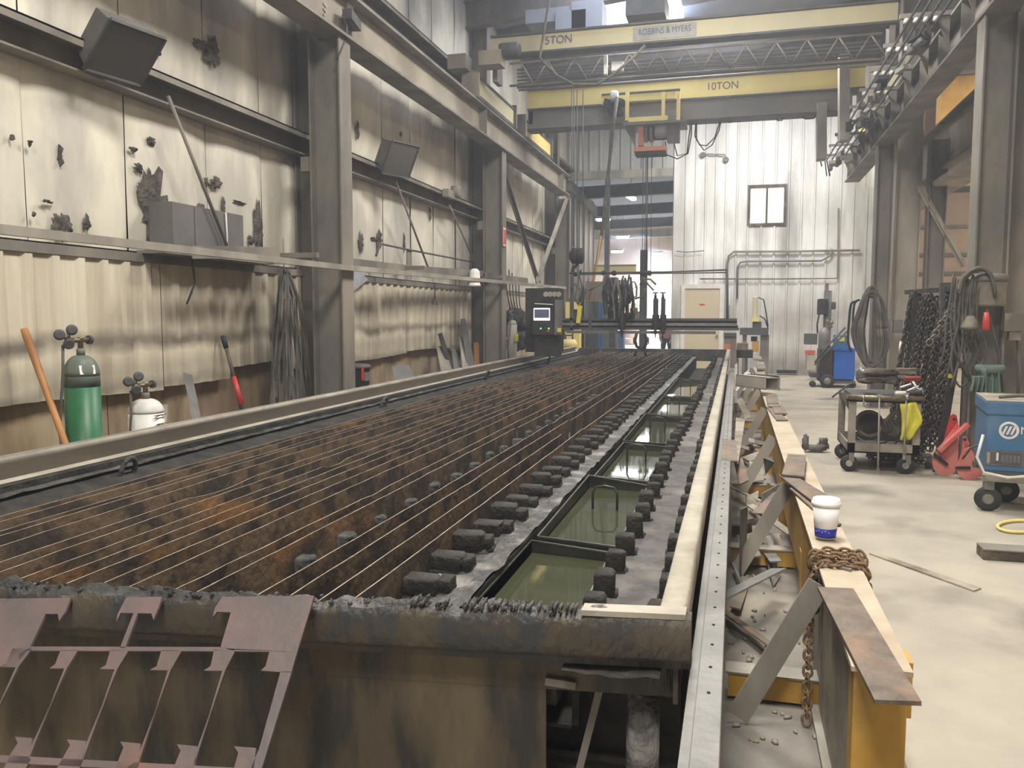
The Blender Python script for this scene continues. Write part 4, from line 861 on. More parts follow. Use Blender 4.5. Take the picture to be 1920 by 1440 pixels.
# hose bundle on the gantry
random.seed(11)
for k in range(22):
    x = random.uniform(1136,1180); yt = random.uniform(515,540); r_ = random.uniform(6,17); yb_ = random.uniform(570,600)
    pts = [(x, yt),(x-r_*.6,yt+(yb_-yt)*.35),(x-r_*.2,yb_),(x+r_*.6,yb_-6),(x+r_*.8,yt+(yb_-yt)*.45),(x+r_*.3,yt+4)]
    yy = GY-.1+random.uniform(-.15,.25); MB().tube([at(1,a,b,yy) for a,b in pts],random.uniform(.012,.022),6).build('torch_hose', random.choice((m_blackr,m_blackr,m_hose,m_hang)), ga)
for q in ([(1178,545),(1182,530),(1190,528),(1194,540),(1193,556),(1184,558),(1178,548)],[(1204,520),(1214,532),(1226,545)],[(1200,535),(1208,522),(1220,524),(1230,534)],[(1104,545),(1115,538),(1130,530),(1134,515)],[(1133,530),(1136,548),(1150,560),(1160,562)],[(1190,560),(1205,556),(1210,540)],[(1188,560),(1190,580),(1185,600)],[(1090,575),(1098,545),(1104,522)],[(1082,500),(1085,525),(1078,560),(1095,590)],[(1075,530),(1090,545),(1085,570)]):
    MB().tube([at(1,a,b,GY-.1) for a,b in q],.016,6).build('torch_hose', m_hose, ga)
for k in range(14): gbx(1140+k*4.6,575+(k*7)%15,1144+k*4.6,600,GY+.1,.1,random.choice((m_hang,m_dark,m_steel,m_blackr)),'valve_piece',ga)
# clamp under the bridge
cl = [(1193,622),(1205,622),(1208,640),(1205,652),(1210,664)]
MB().tube([at(1,1194,625,GY-.1),at(1,1190,638,GY-.1),at(1,1194,650,GY-.1),at(1,1205,655,GY-.1),at(1,1210,648,GY-.1),at(1,1213,638,GY-.1),at(1,1209,625,GY-.1)],.025,8).tube([at(1,1194,655,GY-.1),at(1,1190,668,GY-.1)],.02,6).tube([at(1,1208,652,GY-.1),at(1,1211,668,GY-.1)],.02,6).build('lower_clamp', m_dark, ga)
for s_ in (-1,1): MB().tube([at(1,1202+s_*10,630,GY-.1),at(1,1202+s_*14,634,GY-.1),at(1,1202+s_*14,644,GY-.1),at(1,1202+s_*10,646,GY-.1)],.01,6).build('clamp_handle', m_steel, ga)
# control end
ct = empty('control_cabinet', at(1,1020,660,13.3), 'black machine controller with a lit screen at the left end of the gantry', 'controller')
gbx(998,572,1040,628,13.2,.3,m_dark,'console_body',ct,.01); gbx(985,540,1046,660,13.55,.5,m_dark,'rear_cabinet',ct); gbx(1040,562,1048,628,13.2,.3,m_greybox,'console_side',ct)
scr_ = gbx(1000.5,577.5,1031,601,13.185,.012,m_screen,'screen',ct); gbx(1002,580,1029.5,596,13.18,.005,m_screend,'screen_image',scr_)
MB().tube([at(1,1008,592,13.17),at(1,1015,587,13.17),at(1,1023,585,13.17)],.003,5).build('screen_trace', m_orange, scr_)
for px, m in ((1014,m_gled),(1029,m_gled)): MB().lathe([(.012,0),(.010,.012)], at(1,px,616,13.19), 10, axis=(0,-1,0)).build('indicator_light', m, ct)
MB().lathe([(.022,0),(.022,.02),(.012,.03)], at(1,1028,621.5,13.19), 12, axis=(0,-1,0)).build('stop_button', m_red, ct)
for k in range(4): MB().lathe([(.008,0),(.007,.01)], at(1,1011+k*4,606,13.19), 8, axis=(0,-1,0)).build('key_button', m_rail, ct)
MB().bar(at(1,1004,569,13.2),at(1,1036,571,13.2),.12,.012).build('paper_on_top', m_cupw, ct)
for k in range(4): MB().lathe([(.04,0),(.045,.02),(.04,.04)], at(1,1024+k*8,552,13.4), 14, axis=(0,-1,0)).build('pressure_gauge', m_steel_lt, ct)
gbx(1002,628,1044,668,13.3,.4,m_dark,'cabinet_base',ct); gbx(1045,615,1052,623,13.15,.02,m_yvest,'yellow_tag',ct)
# hoses / rubber sheet pile at left of controller, cylinders on column
random.seed(3)
ru = empty('rag_pile', at(0,965,650,-4.2), 'dark pile of coiled hose and covers between the red-sign column and the controller', 'hose pile'); ru.location.z = 0
for k in range(9): MB().lump(at(0,948+random.uniform(0,32),650-random.uniform(-6,75),-4.3)+V((random.uniform(-.2,.2),0,0)),(.30,.6,.30),k,12,8,.4).build('cover_fold', random.choice((m_hose,m_blackr,m_hang)), ru)
g2 = cylinder((-3.98,14.75,0), .09, 1.42, 1.50, m_steel_lt, m_steel_lt, 'slim pale cylinder with a yellow label strapped beside the red-sign column')
MB().cbox((-3.885,14.70,1.18),(.01,.12,.14),(0,0,-.3)).build('cylinder_label', m_yvest, g2)
for k in range(5):
    a_ = at(0,948+k*6,500+k*6,-4.3); MB().tube([a_, a_+V((0,.1,-.5)), a_+V((.1,.2,-1.1))],.012,6).build('hanging_cable', m_blackr, label='%s of five thin dark cables hanging left of the controller' % ['leftmost','second from the left','middle','fourth from the left','rightmost'][k], cat='cable', group='cables left of the controller')
# ---- behind the gantry
fl = empty('yellow_tank_cart', at(1,1067,655,19), 'pale yellow tank standing behind the far end of the table', 'tank'); fl.location.z = 0
c = at(1,1067,655,19); c.z = 0; zt = at(1,1067,636,19).z
MB().lathe([(.17,0),(.19,.1),(.19,zt-.10),(.16,zt-.02),(.10,zt)], c, 24).build('tank', m_wcyl, fl); MB().lathe([(.192,zt-.22),(.192,zt-.10),(.165,zt-.03)], c, 24).build('tank_band', m_cyel, fl)
MB().tube([c+V((-.08,0,zt)),c+V((-.08,0,zt+.09)),c+V((.08,0,zt+.09)),c+V((.08,0,zt))],.02,8).build('carry_handle', m_blackr, fl)
ym = empty('yellow_post_machine', at(1,1075,655,20), 'yellow post machine behind the gantry beside the pale tank', 'machine'); ym.location.z = 0
for px0, py0, px1, py1 in ((1060,566,1070,600),(1076,566,1086,580),(1060,622,1072,645),(1075,618,1086,656)):
    gbx(px0,py0,px1,py1,20,.3,m_cyel,'yellow_panel',ym)
c = at(1,1076,620,20.2); MB().box((c.x-.15,20.2,0),(c.x+.15,20.4,2.0)).build('machine_column', m_hang, ym)
MB().bar(at(1,1088,573,13.8),at(1,1084,606,13.8),.07,.03,(0,1,0)).build('pendant_control', m_yvest, label='yellow pendant control hanging in front of the gantry', cat='pendant')
MB().tube([at(1,1088,573,13.8),at(1,1092,540,13.8),at(1,1084,505,13.8)],.01,6).build('pendant_cable', m_blackr, label='dark pendant cable above the yellow pendant control', cat='cable')
for nm, x0, x1, y0, m, lab, Y_ in (('storage_cabinet',1108,1120,565,m_hang,'dark narrow cabinet in the opening behind the gantry',24.5),('storage_cabinet',1120,1134,568,m_blue,'blue-grey cabinet in the opening, right of the dark one',24.6),('crate_stack',1098,1130,528,m_brown,'brown stacked crate wall behind the cabinets',26),('machine_frame',1135,1155,520,m_hang,'dark machine frame behind the hanging hoses',26.5)):
    a = at(1,x0,y0,Y_); b = at(1,x1,y0,Y_); e = empty(nm,(a.x,Y_,0),lab,'cabinet')
    MB().box((a.x,Y_,0),(b.x,Y_+.6,a.z)).build('cabinet_body', m, e); MB().box((a.x+.02,Y_-.02,.1),((a.x+b.x)/2-.01,Y_,a.z-.05)).build('cabinet_door', m, e); MB().box(((a.x+b.x)/2+.01,Y_-.02,.1),(b.x-.02,Y_,a.z-.05)).build('cabinet_door', m, e)
MB().box((at(1,1134,600,FY).x,FY-.2,0),(at(1,1142,600,FY).x,FY,5.4)).build('opening_jamb', m_hang, label='dark upright post at the left of the bright opening', cat='post')
MB().box((at(1,1200,500,26).x,26,0),(at(1,1213,500,26).x,26.2,3.6)).build('opening_post', m_hang, label='dark post left of the bright distant doorway', cat='post')
e = empty('blue_bin', at(1,1155,640,30), 'blue bin on the bright floor of the next hall', 'bin'); e.location.z = .0
a = at(1,1148,640,30); MB().box((a.x,30,.12),(a.x+.42,30.4,.95)).build('bin_body', m_blue, e, bevel=.02); MB().box((a.x-.02,29.98,0),(a.x+.44,30.42,.12)).build('bin_base', m_hang, e)
# wall shelving in the next hall
sh = empty('wall_of_shelving', (-6,44,0), 'brown shelving and stock at the far end of the next hall', 'shelving')
for x in (-9.5,-8,-6.5,-5.2):
    MB().box((x,44,0),(x+.08,44.8,3.2)).build('upright', m_brown, sh)
for z in (.3,1.2,2.1,3.0): MB().box((-9.5,44,z),(-5.1,44.8,z+.08)).build('shelf_board', m_brown, sh)
for k in range(12): MB().box((-9.4+k*.35,44.1,[.4,1.3,2.2][k%3]),(-9.15+k*.35,44.6,[.4,1.3,2.2][k%3]+.5)).build('stock_box', random.choice((m_steel,m_orange,m_white)), sh)
# person
def skin_fig(name, verts, edges, radii, m, parent, sub=2):
    me = bpy.data.meshes.new(name); org = root_loc(parent); me.from_pydata([V(v)-org for v in verts], edges, [])
    o = bpy.data.objects.new(name, me); COL.objects.link(o); o.parent = parent
    sk = o.modifiers.new('skin','SKIN')
    for i, r_ in enumerate(radii): me.skin_vertices[0].data[i].radius = (r_, r_)
    me.skin_vertices[0].data[0].use_root = True
    s_ = o.modifiers.new('sub','SUBSURF'); s_.levels = sub; s_.render_levels = sub
    for m_ in m: me.materials.append(m_)
    return o
pc = at(1,1250,640,29.0); pc.z = 0
m_skin = mat('skin', (.55,.36,.27), rough=.6, bump=0); m_pink = mat('pink_shirt', (.85,.22,.32), rough=.8, bump=0); m_pants = mat('black_pants', (.02,.02,.022), rough=.8, bump=0)
pe_ = empty('person', pc, 'person in a pink top and black trousers bending forward in the bright opening', 'person')
Q = lambda x, y, z: pc+V((x,y,z))
skin_fig('body', [Q(0,0,.84),Q(-.09,.02,.80),Q(-.12,.0,.44),Q(-.13,.04,.07),Q(-.13,-.10,.04),Q(.09,.02,.80),Q(.12,.0,.44),Q(.13,.04,.07),Q(.13,-.10,.04),Q(0,-.16,1.0),Q(0,-.34,1.10),Q(0,-.42,1.14),Q(0,-.52,1.20),
   Q(-.17,-.34,1.08),Q(-.20,-.38,.82),Q(-.12,-.42,.62),Q(.17,-.34,1.08),Q(.20,-.38,.82),Q(.12,-.42,.62)],
   [(0,1),(1,2),(2,3),(3,4),(0,5),(5,6),(6,7),(7,8),(0,9),(9,10),(10,11),(11,12),(10,13),(13,14),(14,15),(10,16),(16,17),(17,18)],
   [.14,.10,.07,.045,.035,.10,.07,.045,.035,.14,.13,.05,.085,.06,.042,.03,.06,.042,.03], [m_skin], pe_)
skin_fig('shirt', [Q(0,0,.86),Q(0,-.16,1.0),Q(0,-.34,1.10),Q(-.17,-.34,1.08),Q(-.20,-.38,.86),Q(.17,-.34,1.08),Q(.20,-.38,.86)], [(0,1),(1,2),(2,3),(3,4),(2,5),(5,6)], [.16,.165,.15,.075,.06,.075,.06], [m_pink], pe_)
skin_fig('trousers', [Q(0,0,.84),Q(-.09,.02,.78),Q(-.12,0,.44),Q(-.13,.04,.10),Q(.09,.02,.78),Q(.12,0,.44),Q(.13,.04,.10)], [(0,1),(1,2),(2,3),(0,4),(4,5),(5,6)], [.155,.12,.088,.065,.12,.088,.065], [m_pants], pe_)
MB().lump(Q(0,-.50,1.26),(.19,.2,.14),1,12,8,.05).build('hair', m_leather, pe_)
# ================================================================ FAR WALL FIXTURES
def wpipe(pts, r_, label, nm='conduit_pipe', m=m_steel, cat='pipe'): return MB().tube([at(1,x,y,FY-.12) for x, y in pts], r_, 7).build(nm, m, label=label, cat=cat)
wpipe([(1365,600),(1363,500),(1366,480),(1376,472),(1500,471),(1612,469)],.03,'upper conduit pipe on the white wall, bending down by the door')
wpipe([(1382,560),(1383,500),(1388,492),(1400,490),(1540,489),(1556,480),(1560,470)],.025,'middle conduit pipe on the white wall below the upper one')
wpipe([(1312,523),(1450,523),(1570,522),(1572,390)],.022,'lowest long conduit pipe on the white wall, turning up at right')
wpipe([(1268,471),(1285,473),(1300,472),(1320,470)],.012,'thin wavy cable on the white wall left of the pipes',m=m_hang)
wpipe([(1313,288),(1318,290),(1330,289),(1358,290),(1364,300)],.02,'short horizontal conduit near the top of the white wall')
for px, py, l in ((1318,291,'small grey box at the left end of the short high conduit'),(1361,300,'small grey box hanging at the right end of the short high conduit'),(1556,470,'round pale fitting on the conduit near the corner column')):
    MB().lathe([(.07,0),(.08,.03),(.06,.08)], at(1,px,py,FY-.05), 14, axis=(0,-1,0)).build('conduit_box', m_greybox if px < 1500 else m_wcyl, label=l, cat='box')
es = empty('exit_sign_strip', at(1,1366,562,FY-.06), 'narrow red and white vertical sign right of the beige door', 'sign')
gbx(1362,541,1369,573,FY-.08,.02,m_cupw,'sign_plate',es); gbx(1363.5,545,1366.5,571,FY-.085,.006,m_pinkred,'sign_print',es)
# hydraulic press (yellow)
YP = 21.0
pr = empty('hydraulic_press', at(1,1422,690,YP), 'workshop press with tall yellow cylinder near the white wall', 'press'); pr.location.z = 0
gbx(1411,556,1421,601,YP,.2,m_cyel2,'ram_cylinder',pr,.02); gbx(1409,597,1424,603,YP-.05,.3,m_cyel,'cylinder_flange',pr); gbx(1411,603,1428,616,YP,.2,m_hang,'ram_guide',pr)
gbx(1387,615,1441,628,YP-.1,.4,m_hang,'press_head',pr); gbx(1410,640,1423,660,YP,.2,m_yel,'bottle_jack',pr); gbx(1408,631,1420,640,YP,.15,m_dark,'anvil',pr)
a = at(1,1426,640,YP); MB().box((a.x,YP,0),(a.x+.2,YP+.3,at(1,1426,628,YP).z)).build('press_leg', m_steel, pr)
MB().tube([at(1,1422,558,YP),at(1,1432,562,YP),at(1,1437,590,YP),at(1,1440,612,YP)],.015,6).tube([at(1,1424,592,YP),at(1,1434,598,YP),at(1,1440,615,YP)],.015,6).build('hydraulic_hose', m_blackr, pr)
MB().box((at(1,1392,650,YP).x,YP,0),(at(1,1400,650,YP).x,YP+.3,at(1,1400,628,YP).z)).build('press_leg', m_steel, pr)
sd = empty('side_table', V((at(1,1392,656,20).x,20,0)), 'brown block table right of the gantry pillar', 'table')
gbx(1381,644,1403,656,20,.5,m_rustplate,'table_top',sd)
for px in (1383,1400): q = at(1,px,656,20.1); MB().box((q.x-.03,20.1,0),(q.x+.03,20.16,q.z)).build('leg', m_hang, sd)
# drill press
YD = 21.5
dp = empty('drill_press', at(1,1550,700,YD), 'dark drill press standing at the white wall behind the blue welder', 'drill press'); dp.location.z = 0
a = at(1,1551,600,YD); MB().tube([(a.x,YD,0),(a.x,YD,at(1,1551,545,YD).z)],.09,14).build('column', m_hang, dp); gbx(1535,560,1553,590,YD-.15,.5,m_dark,'head',dp,.02); gbx(1547,531,1554,560,YD,.15,m_rustplate,'belt_cover',dp)
gbx(1553,566,1568,580,YD,.3,m_hang,'motor',dp,.03); gbx(1510,626,1533,646,YD-.3,.5,m_hang,'work_table',dp); gbx(1512,658,1530,694,YD-.2,.4,m_steel_lt,'base_cabinet',dp); gbx(1509,657,1527,664,YD-.22,.03,m_pinkred,'red_band',dp)
MB().tube([at(1,1536,588,YD),at(1,1532,610,YD),at(1,1533,625,YD)],.02,6).build('cable', m_blackr, dp)
# blue welder trolley far
YB = 19.3
bw = empty('welder_cart', at(1,1570,722,YB), 'far blue welding machine on a wheeled cart with a grey gas bottle', 'welder'); bw.location.z = 0
gbx(1562,653,1604,712,YB,.7,m_blue2,'blue_cabinet',bw,.02); gbx(1536,655,1562,716,YB,.7,m_dark,'black_front',bw,.02); gbx(1560,715,1604,719,YB-.05,.8,m_hang,'cart_frame',bw)
gbx(1562,652,1598,657,YB-.03,.75,m_blue2,'cabinet_lid',bw); gbx(1565,628,1590,652,YB+.2,.4,m_blue,'upper_unit',bw,.02); gbx(1572,632,1584,640,YB+.19,.02,m_yvest,'yellow_label',bw)
for px in (1550,): MB().lathe([(.03,-.04),(.13,-.04),(.15,-.02),(.15,.02),(.13,.04),(.03,.04)], V((at(1,px,720,YB).x,YB-.06,.15)), 24, axis=(0,1,0)).build('wheel', m_blackr, bw); MB().lathe([(.08,0),(.07,.03),(.02,.035)], V((at(1,px,720,YB).x,YB-.10,.15)), 18, axis=(0,-1,0)).build('wheel_hub', m_rail, bw)
for px in (1524,1600): MB().lathe([(.02,-.03),(.07,-.03),(.07,.03),(.02,.03)], V((at(1,px,720,YB).x,YB+.1,.07)), 16, axis=(0,1,0)).build('caster', m_blackr, bw)
gbx(1520,700,1545,708,YB+.1,.5,m_hang,'cart_toe',bw); 
a = at(1,1544,680,YB+.3); MB().lathe([(.125,.2),(.125,at(1,1544,628,YB).z),(.10,at(1,1544,620,YB).z),(.03,at(1,1544,614,YB).z)], (a.x,YB+.3,0), 24).build('gas_bottle', m_rail, bw)
for px, py in ((1552,603),(1559,605),(1557,612)): MB().lathe([(.04,0),(.045,.02),(.03,.03)], at(1,px,py,YB+.2), 12, axis=(0,-1,0)).build('brass_gauge', m_brass, bw)
MB().tube([at(1,1528,680,YB-.1),at(1,1550,650,YB-.1),at(1,1585,614,YB-.1)],.022,8).build('handle_bar', m_hang, bw); MB().tube([at(1,1527,684,YB-.1),at(1,1560,650,YB-.1),at(1,1590,620,YB-.1)],.02,8).build('torch_lead', m_hose, bw)
MB().cbox(at(1,1475,697,23.2),(.5,.3,.08)).build('dark_scrap', m_dark, label='small dark scrap lying at the foot of the white wall', cat='scrap')
# ================================================================ RIGHT: TRACK RAIL AND YELLOW RACK
tr = empty('track_rail', (-.05,8,0), 'grey bolted steel track rail running along the right side of the table', 'rail')
MB().box((-.070,1.5,.715),(-.012,13.6,.728)).build('rail_top', m_rail, tr, bevel=.002)
MB().box((-.092,1.5,.70),(-.068,13.6,.712)).build('rail_lip', m_rail, tr); MB().box((-.092,1.5,.56),(-.086,13.6,.70)).build('rail_side', m_steel_lt, tr); MB().box((-.020,1.5,.56),(-.012,13.6,.715)).build('rail_side', m_steel_lt, tr); MB().box((-.09,1.5,.55),(-.012,13.6,.56)).build('rail_bottom', m_steel, tr)
bolt = MB().lathe([(.0042,0),(.004,.0025),(.002,.0035)], (0,0,0), 8).build('bolt', m_dark, tr, local=True); bolt.location = V((-.042,1.9,.728))-tr.location
for k in range(1, 70): o = bolt.copy(); COL.objects.link(o); o.location = V((-.042,1.9+k*.145,.728))-tr.location
for y in [2.2+1.6*k for k in range(7)]: MB().box((-.08,y,0),(-.02,y+.06,.55)).build('rail_post', m_steel, tr)
MB().box((-.0,13.5,.2),(.04,14.4,.80)).build('end_plate', m_white, tr)
MB().box((-.11,3.5,.0),(-.10,13.5,.012)).build('dark_floor_strip', m_dark, tr)  # thin dark strip along the floor below the rail
struct('floor_trench', MB().box((-.10,1.2,0),(.62,15,.004)), m_steel)
m_scrapg = mat('pale_grey_beam_side', (.36,.33,.27), (.25,.23,.195), (.42,.36,.25), scale=5, rough=.65)
rk = empty('steel_rack', (.42,8,0), 'long yellow steel stock rack with a dusty tan top rail beside the table', 'rack')
RZ = .615
def railbeam(y0, y1, x0, x1, z, par):
    MB().box((x0,y0,z-.014),(x1,y1,z)).build('beam_flange', m_dustwood, par)
    MB().box((x0+.02,2.50,0),(x1-.02,3.72,z-.014)).build('beam_web', m_scrapg, par); MB().box((x0-.01,2.50,0),(x0+.02,3.72,.03)).build('foot_flange', m_steel_lt, par)
    MB().box((x0+.012,3.74,z-.36),(x1-.012,y1-.01,z-.014)).build('beam_web', m_yel, par)
railbeam(2.42,16.2,.335,.495,RZ,rk)
for y in (2.44,4.35,6.4,8.6,10.9,13.2,15.6):
    MB().box((.344,y,0),(.486,y+.09,RZ-.02 if y < 3 else .40)).build('post', m_yel, rk, bevel=.003)
    MB().box((-.0,y+1.0,.02),(.40,y+1.09,.12)).build('cross_member', m_yel, rk); MB().box((-.01,y+.99,.12),(.41,y+1.10,.128)).build('member_flange', m_steel_lt, rk)
    MB().bar((.33,y+.86,.57),(.04,y+.80,.03),.085,.012,(0,1,0)).build('diagonal_stay', m_steel_lt, rk)
MB().box((.505,2.60,.40),(.53,2.70,.57)).build('side_tab', m_yel, rk)
# far cross bar of the rack, dark box tube
gbx(1380,657,1412,671,14.2,.4,m_dark,'end_channel',rk)
bt = empty('box_tube', (.6,10.6,.6), 'short open-ended dark square tube lying across the yellow rack', 'tube')
a = at(1,1434,731,10.4); b = at(1,1463,708,10.4); L_ = V((-.34,.42,0))
for lo, hi in (((a.x,a.z),(b.x,a.z+.012)),((a.x,b.z-.012),(b.x,b.z)),((a.x,a.z),(a.x+.012,b.z)),((b.x-.012,a.z),(b.x,b.z))):
    MB().prism([(lo[0],10.4,lo[1]),(hi[0],10.4,lo[1]),(hi[0],10.4,hi[1]),(lo[0],10.4,hi[1])], L_).build('tube_wall', m_steel_lt, bt)
MB().prism([(a.x,10.7,a.z),(b.x,10.7,a.z),(b.x,10.7,b.z),(a.x,10.7,b.z)], (-.2,.24,0)).build('tube_inside', m_dark, bt)
def flat(pts, z, th, m, label, name='steel_strip', cat='strip', dz=None):
    P = [at(2,x,y,z+(dz[i] if dz else 0)) for i, (x, y) in enumerate(pts)]; return MB().prism(P, (0,0,-th)).build(name, m, label=label, cat=cat)
flat([(1533,1100),(1600,1103),(1728,1315),(1640,1312)], RZ+.018, .012, m_rustplate, 'long brown mill-scale plate on the near end of the yellow rack', 'steel_plate', 'plate')
flat([(1477,851),(1512,853),(1508,893),(1466,889)], RZ+.045, .010, m_rustplate, 'brown strip end resting on the rack above the longer crossing strip')
flat([(1463,893),(1495,894),(1567,937),(1522,938)], RZ+.030, .008, m_rustplate, 'brown strip lying diagonally across the rack behind the cup')
flat([(1480,915),(1492,912),(1578,982),(1560,984)], RZ+.014, .008, m_rustplate, 'narrow brown strip reaching down to the paper cup')
flat([(1572,1062),(1590,1042),(1604,1050),(1596,1068)], RZ+.010, .008, m_scrap, 'small pale plate just behind the rusty chain')
for i, (pts, z, l) in enumerate((([(1436,741),(1457,740),(1461,756),(1440,757)],.65,'uppermost brown offcut below the square tube on the rack'),([(1438,757),(1463,757),(1464,762),(1442,762)],.645,'thin brown offcut under the uppermost one'),
    ([(1447,760),(1466,759),(1477,775),(1452,775)],.64,'rounded brown offcut in the middle of the offcut pile'),([(1437,762),(1447,762),(1478,787),(1456,787)],.63,'lowest brown offcut of the pile on the rack'),
    ([(1417,678),(1432,678),(1436,690),(1420,691)],.67,'pale stacked block on the far part of the rack'),([(1411,668),(1427,668),(1429,674),(1412,673)],.645,'farthest small pale offcut on the rack'))):
    flat(pts, z, .012 if i < 4 else .03, m_rustplate if i < 4 else m_scrap, l, 'offcut', 'offcut')
# scrap strips standing and lying between track rail and rack
sp = [
 ([(1354,822,.73),(1380,826,.73),(1384,865,.73),(1353,861,.73)],m_rustplate,'squarish tan offcut lying on the track rail'),
 ([(1380,783,.62),(1397,786,.62),(1384,870,.60),(1375,860,.60)],m_scrap,'tan strip standing behind the squarish offcut'),
 ([(1376,862,.56),(1392,858,.56),(1404,900,.50),(1386,908,.50)],m_rustplate,'brown strip end hanging down beside the track rail'),
 ([(1382,750,.55),(1392,745,.55),(1408,782,.40),(1398,786,.40)],m_scrap,'curved pale strip offcut far down between rail and rack'),
 ([(1405,865,.20),(1430,865,.20),(1432,900,.16),(1403,905,.16)],m_scrap,'pale plate lying low between rail and rack'),
 ([(1375,900,.10),(1400,900,.10),(1396,985,.08),(1372,985,.08)],m_scrap,'long pale plate lying low beside the track rail'),
 ([(1432,860,.40),(1448,857,.40),(1452,868,.38),(1436,890,.15)],m_greybox,'dark pointed offcut by the rack side'),
 ([(1390,955,.45),(1402,950,.45),(1400,1030,.10),(1388,1080,.02)],m_greybox,'dark upright blade-like strip below the rack'),
 ([(1410,985,.22),(1438,985,.22),(1441,1002,.20),(1411,1001,.20)],m_scrap,'pale tan plate end in the lower gap'),
 ([(1425,1003,.14),(1448,1003,.14),(1463,1080,.02),(1450,1100,.02)],m_rail,'grey strip slanting to the ground beside the dark blade'),
 ([(1436,1000,.1),(1462,1000,.1),(1466,1040,.05),(1440,1040,.05)],m_scrap,'pale plate at the foot of the rack under the strips'),
 ([(1372,1055,.08),(1376,1052,.08),(1396,1100,.05),(1392,1104,.05)],m_rail,'thin bright sliver lying near the track rail'),
 ([(1363,1095,.03),(1384,1098,.03),(1386,1110,.03),(1364,1108,.03)],m_greybox,'small dark block near the track rail'),
 ([(1378,735,.5),(1384,732,.5),(1404,700,.5),(1400,698,.5)],m_white,'thin white sliver at the far gap'),
 ([(1395,700,.5),(1408,690,.5),(1406,712,.5),(1398,716,.5)],m_white,'small white triangular offcut at the far gap'),
 ([(1430,925,.3),(1466,905,.34),(1440,950,.2),(1428,952,.2)],m_rail,'grey bent strip crossing under the rack edge'),
 ([(1400,930,.2),(1422,920,.2),(1420,970,.15),(1398,975,.15)],m_scrap,'pale offcut between the long low plate and the rack'),
]
for pts, m, l in sp:
    P = [at(2,x,y,z) for x, y, z in pts]; nv = (P[1]-P[0]).cross(P[3]-P[0]).normalized(); MB().prism(P, nv*.008).build('scrap_strip', m, label=l, cat='strip')
random.seed(31)
for k in range(16):
    x = random.uniform(.06,.30); y = random.uniform(4.0,11); a_ = random.uniform(-.5,.5); L_ = random.uniform(.3,.9); z = .02+.016*k+random.uniform(0,.03)
    MB().cbox((x,y,z),(random.uniform(.05,.11),L_,.008),(random.uniform(-.12,.12),random.uniform(-.35,.35),a_)).build('scrap_strip', (m_scrap,m_rail,m_rustplate,m_steel_lt)[k%4], label='dusty cut-off strip in the jumbled scrap between the track rail and the yellow rack', cat='strip', group='jumbled scrap strips between rail and rack')
# paper cup
cc = V((.40,3.80,RZ+.012)); KC = 1.38; cp = empty('paper_cup', cc, 'white paper cup with a blue printed base standing on the rack behind the rusty chain', 'cup')
K_ = lambda q: [(a*KC,b*KC) for a, b in q]
MB().lathe(K_([(.031,0),(.0415,.105)]), cc, 32).build('cup_wall', m_cupw, cp); MB().lathe(K_([(.0315,.002),(.0345,.032)]), cc, 32).build('blue_print_band', m_cupb, cp)
MB().lathe(K_([(.044,.103),(.0455,.106),(.0455,.113),(.042,.116),(.041,.124),(.039,.125),(.038,.119),(.002,.119)]), cc, 32).build('lid', m_cupw, cp)
for k in range(5): MB().cbox(cc+V((.0480*math.sin(.3*k-1.0),-.0480*math.cos(.3*k-1.0),.030+.006*(k%2))), (.003,.003,.003), (0,.7,0)).build('star_print', m_cupw, cp)
# chain helper
def link_mesh(L_, W_, r_, m, name='chain_link', parent=None):
    pts = []; h = L_/2-W_/2
    for k in range(6): a = PI*k/5; pts.append((h+W_/2*math.sin(a), W_/2*math.cos(a), 0))
    for k in range(6): a = PI+PI*k/5; pts.append((-h+W_/2*math.sin(a), W_/2*math.cos(a), 0))
    return MB().tube(pts, r_, 6, closed=True).build(name, m, parent, local=True)
def resample(pts, st):
    out = []; acc = 0; pts = [V(p) for p in pts]
    for a, b in zip(pts, pts[1:]):
        L_ = (b-a).length; d = (b-a)/L_ if L_ else V((0,0,1)); t = -acc if acc else 0
        t = st-acc if acc else 0
        while t <= L_: out.append((a+d*t, d)); t += st
        acc = L_-(t-st)
    return out
ch = empty('rusty_chain', (.41,3.3,RZ), 'thick rusty chain wrapped over the yellow rack with one end hanging down', 'chain')
proto = link_mesh(.046,.031,.0058,m_rustchain,'chain_link',ch)
used = [0]
def place_links(path, st=.031):
    for k, (p, d) in enumerate(resample(path, st)):
        o = proto if used[0] == 0 else proto.copy()
        if used[0]: COL.objects.link(o)
        used[0] += 1
        up = V((0,0,1)) if abs(d.z) < .8 else V((0,1,0)); s_ = d.cross(up).normalized(); n_ = s_.cross(d)
        if k % 2: s_, n_ = n_, -s_
        M = Matrix((d, s_, n_)).transposed().to_4x4()
        J = Euler((random.uniform(-.3,.3),0,random.uniform(-.25,.25))).to_matrix().to_4x4()
        o.matrix_local = Matrix.Translation(p-ch.location) @ M @ J
T = RZ+.012
for j, (y, z) in enumerate(((3.37,T),(3.44,T),(3.51,T),(3.40,T+.024),(3.47,T+.026))):
    place_links([(.325,y,.50-.02*j),(.322,y,z-.02),(.34,y,z),(.49,y+.005,z),(.508,y,z-.02),(.510,y-.01,.54 if j != 1 else .47)])
place_links([(.312,3.39,.50),(.302,3.34,.46),(.298,3.28,.03)])
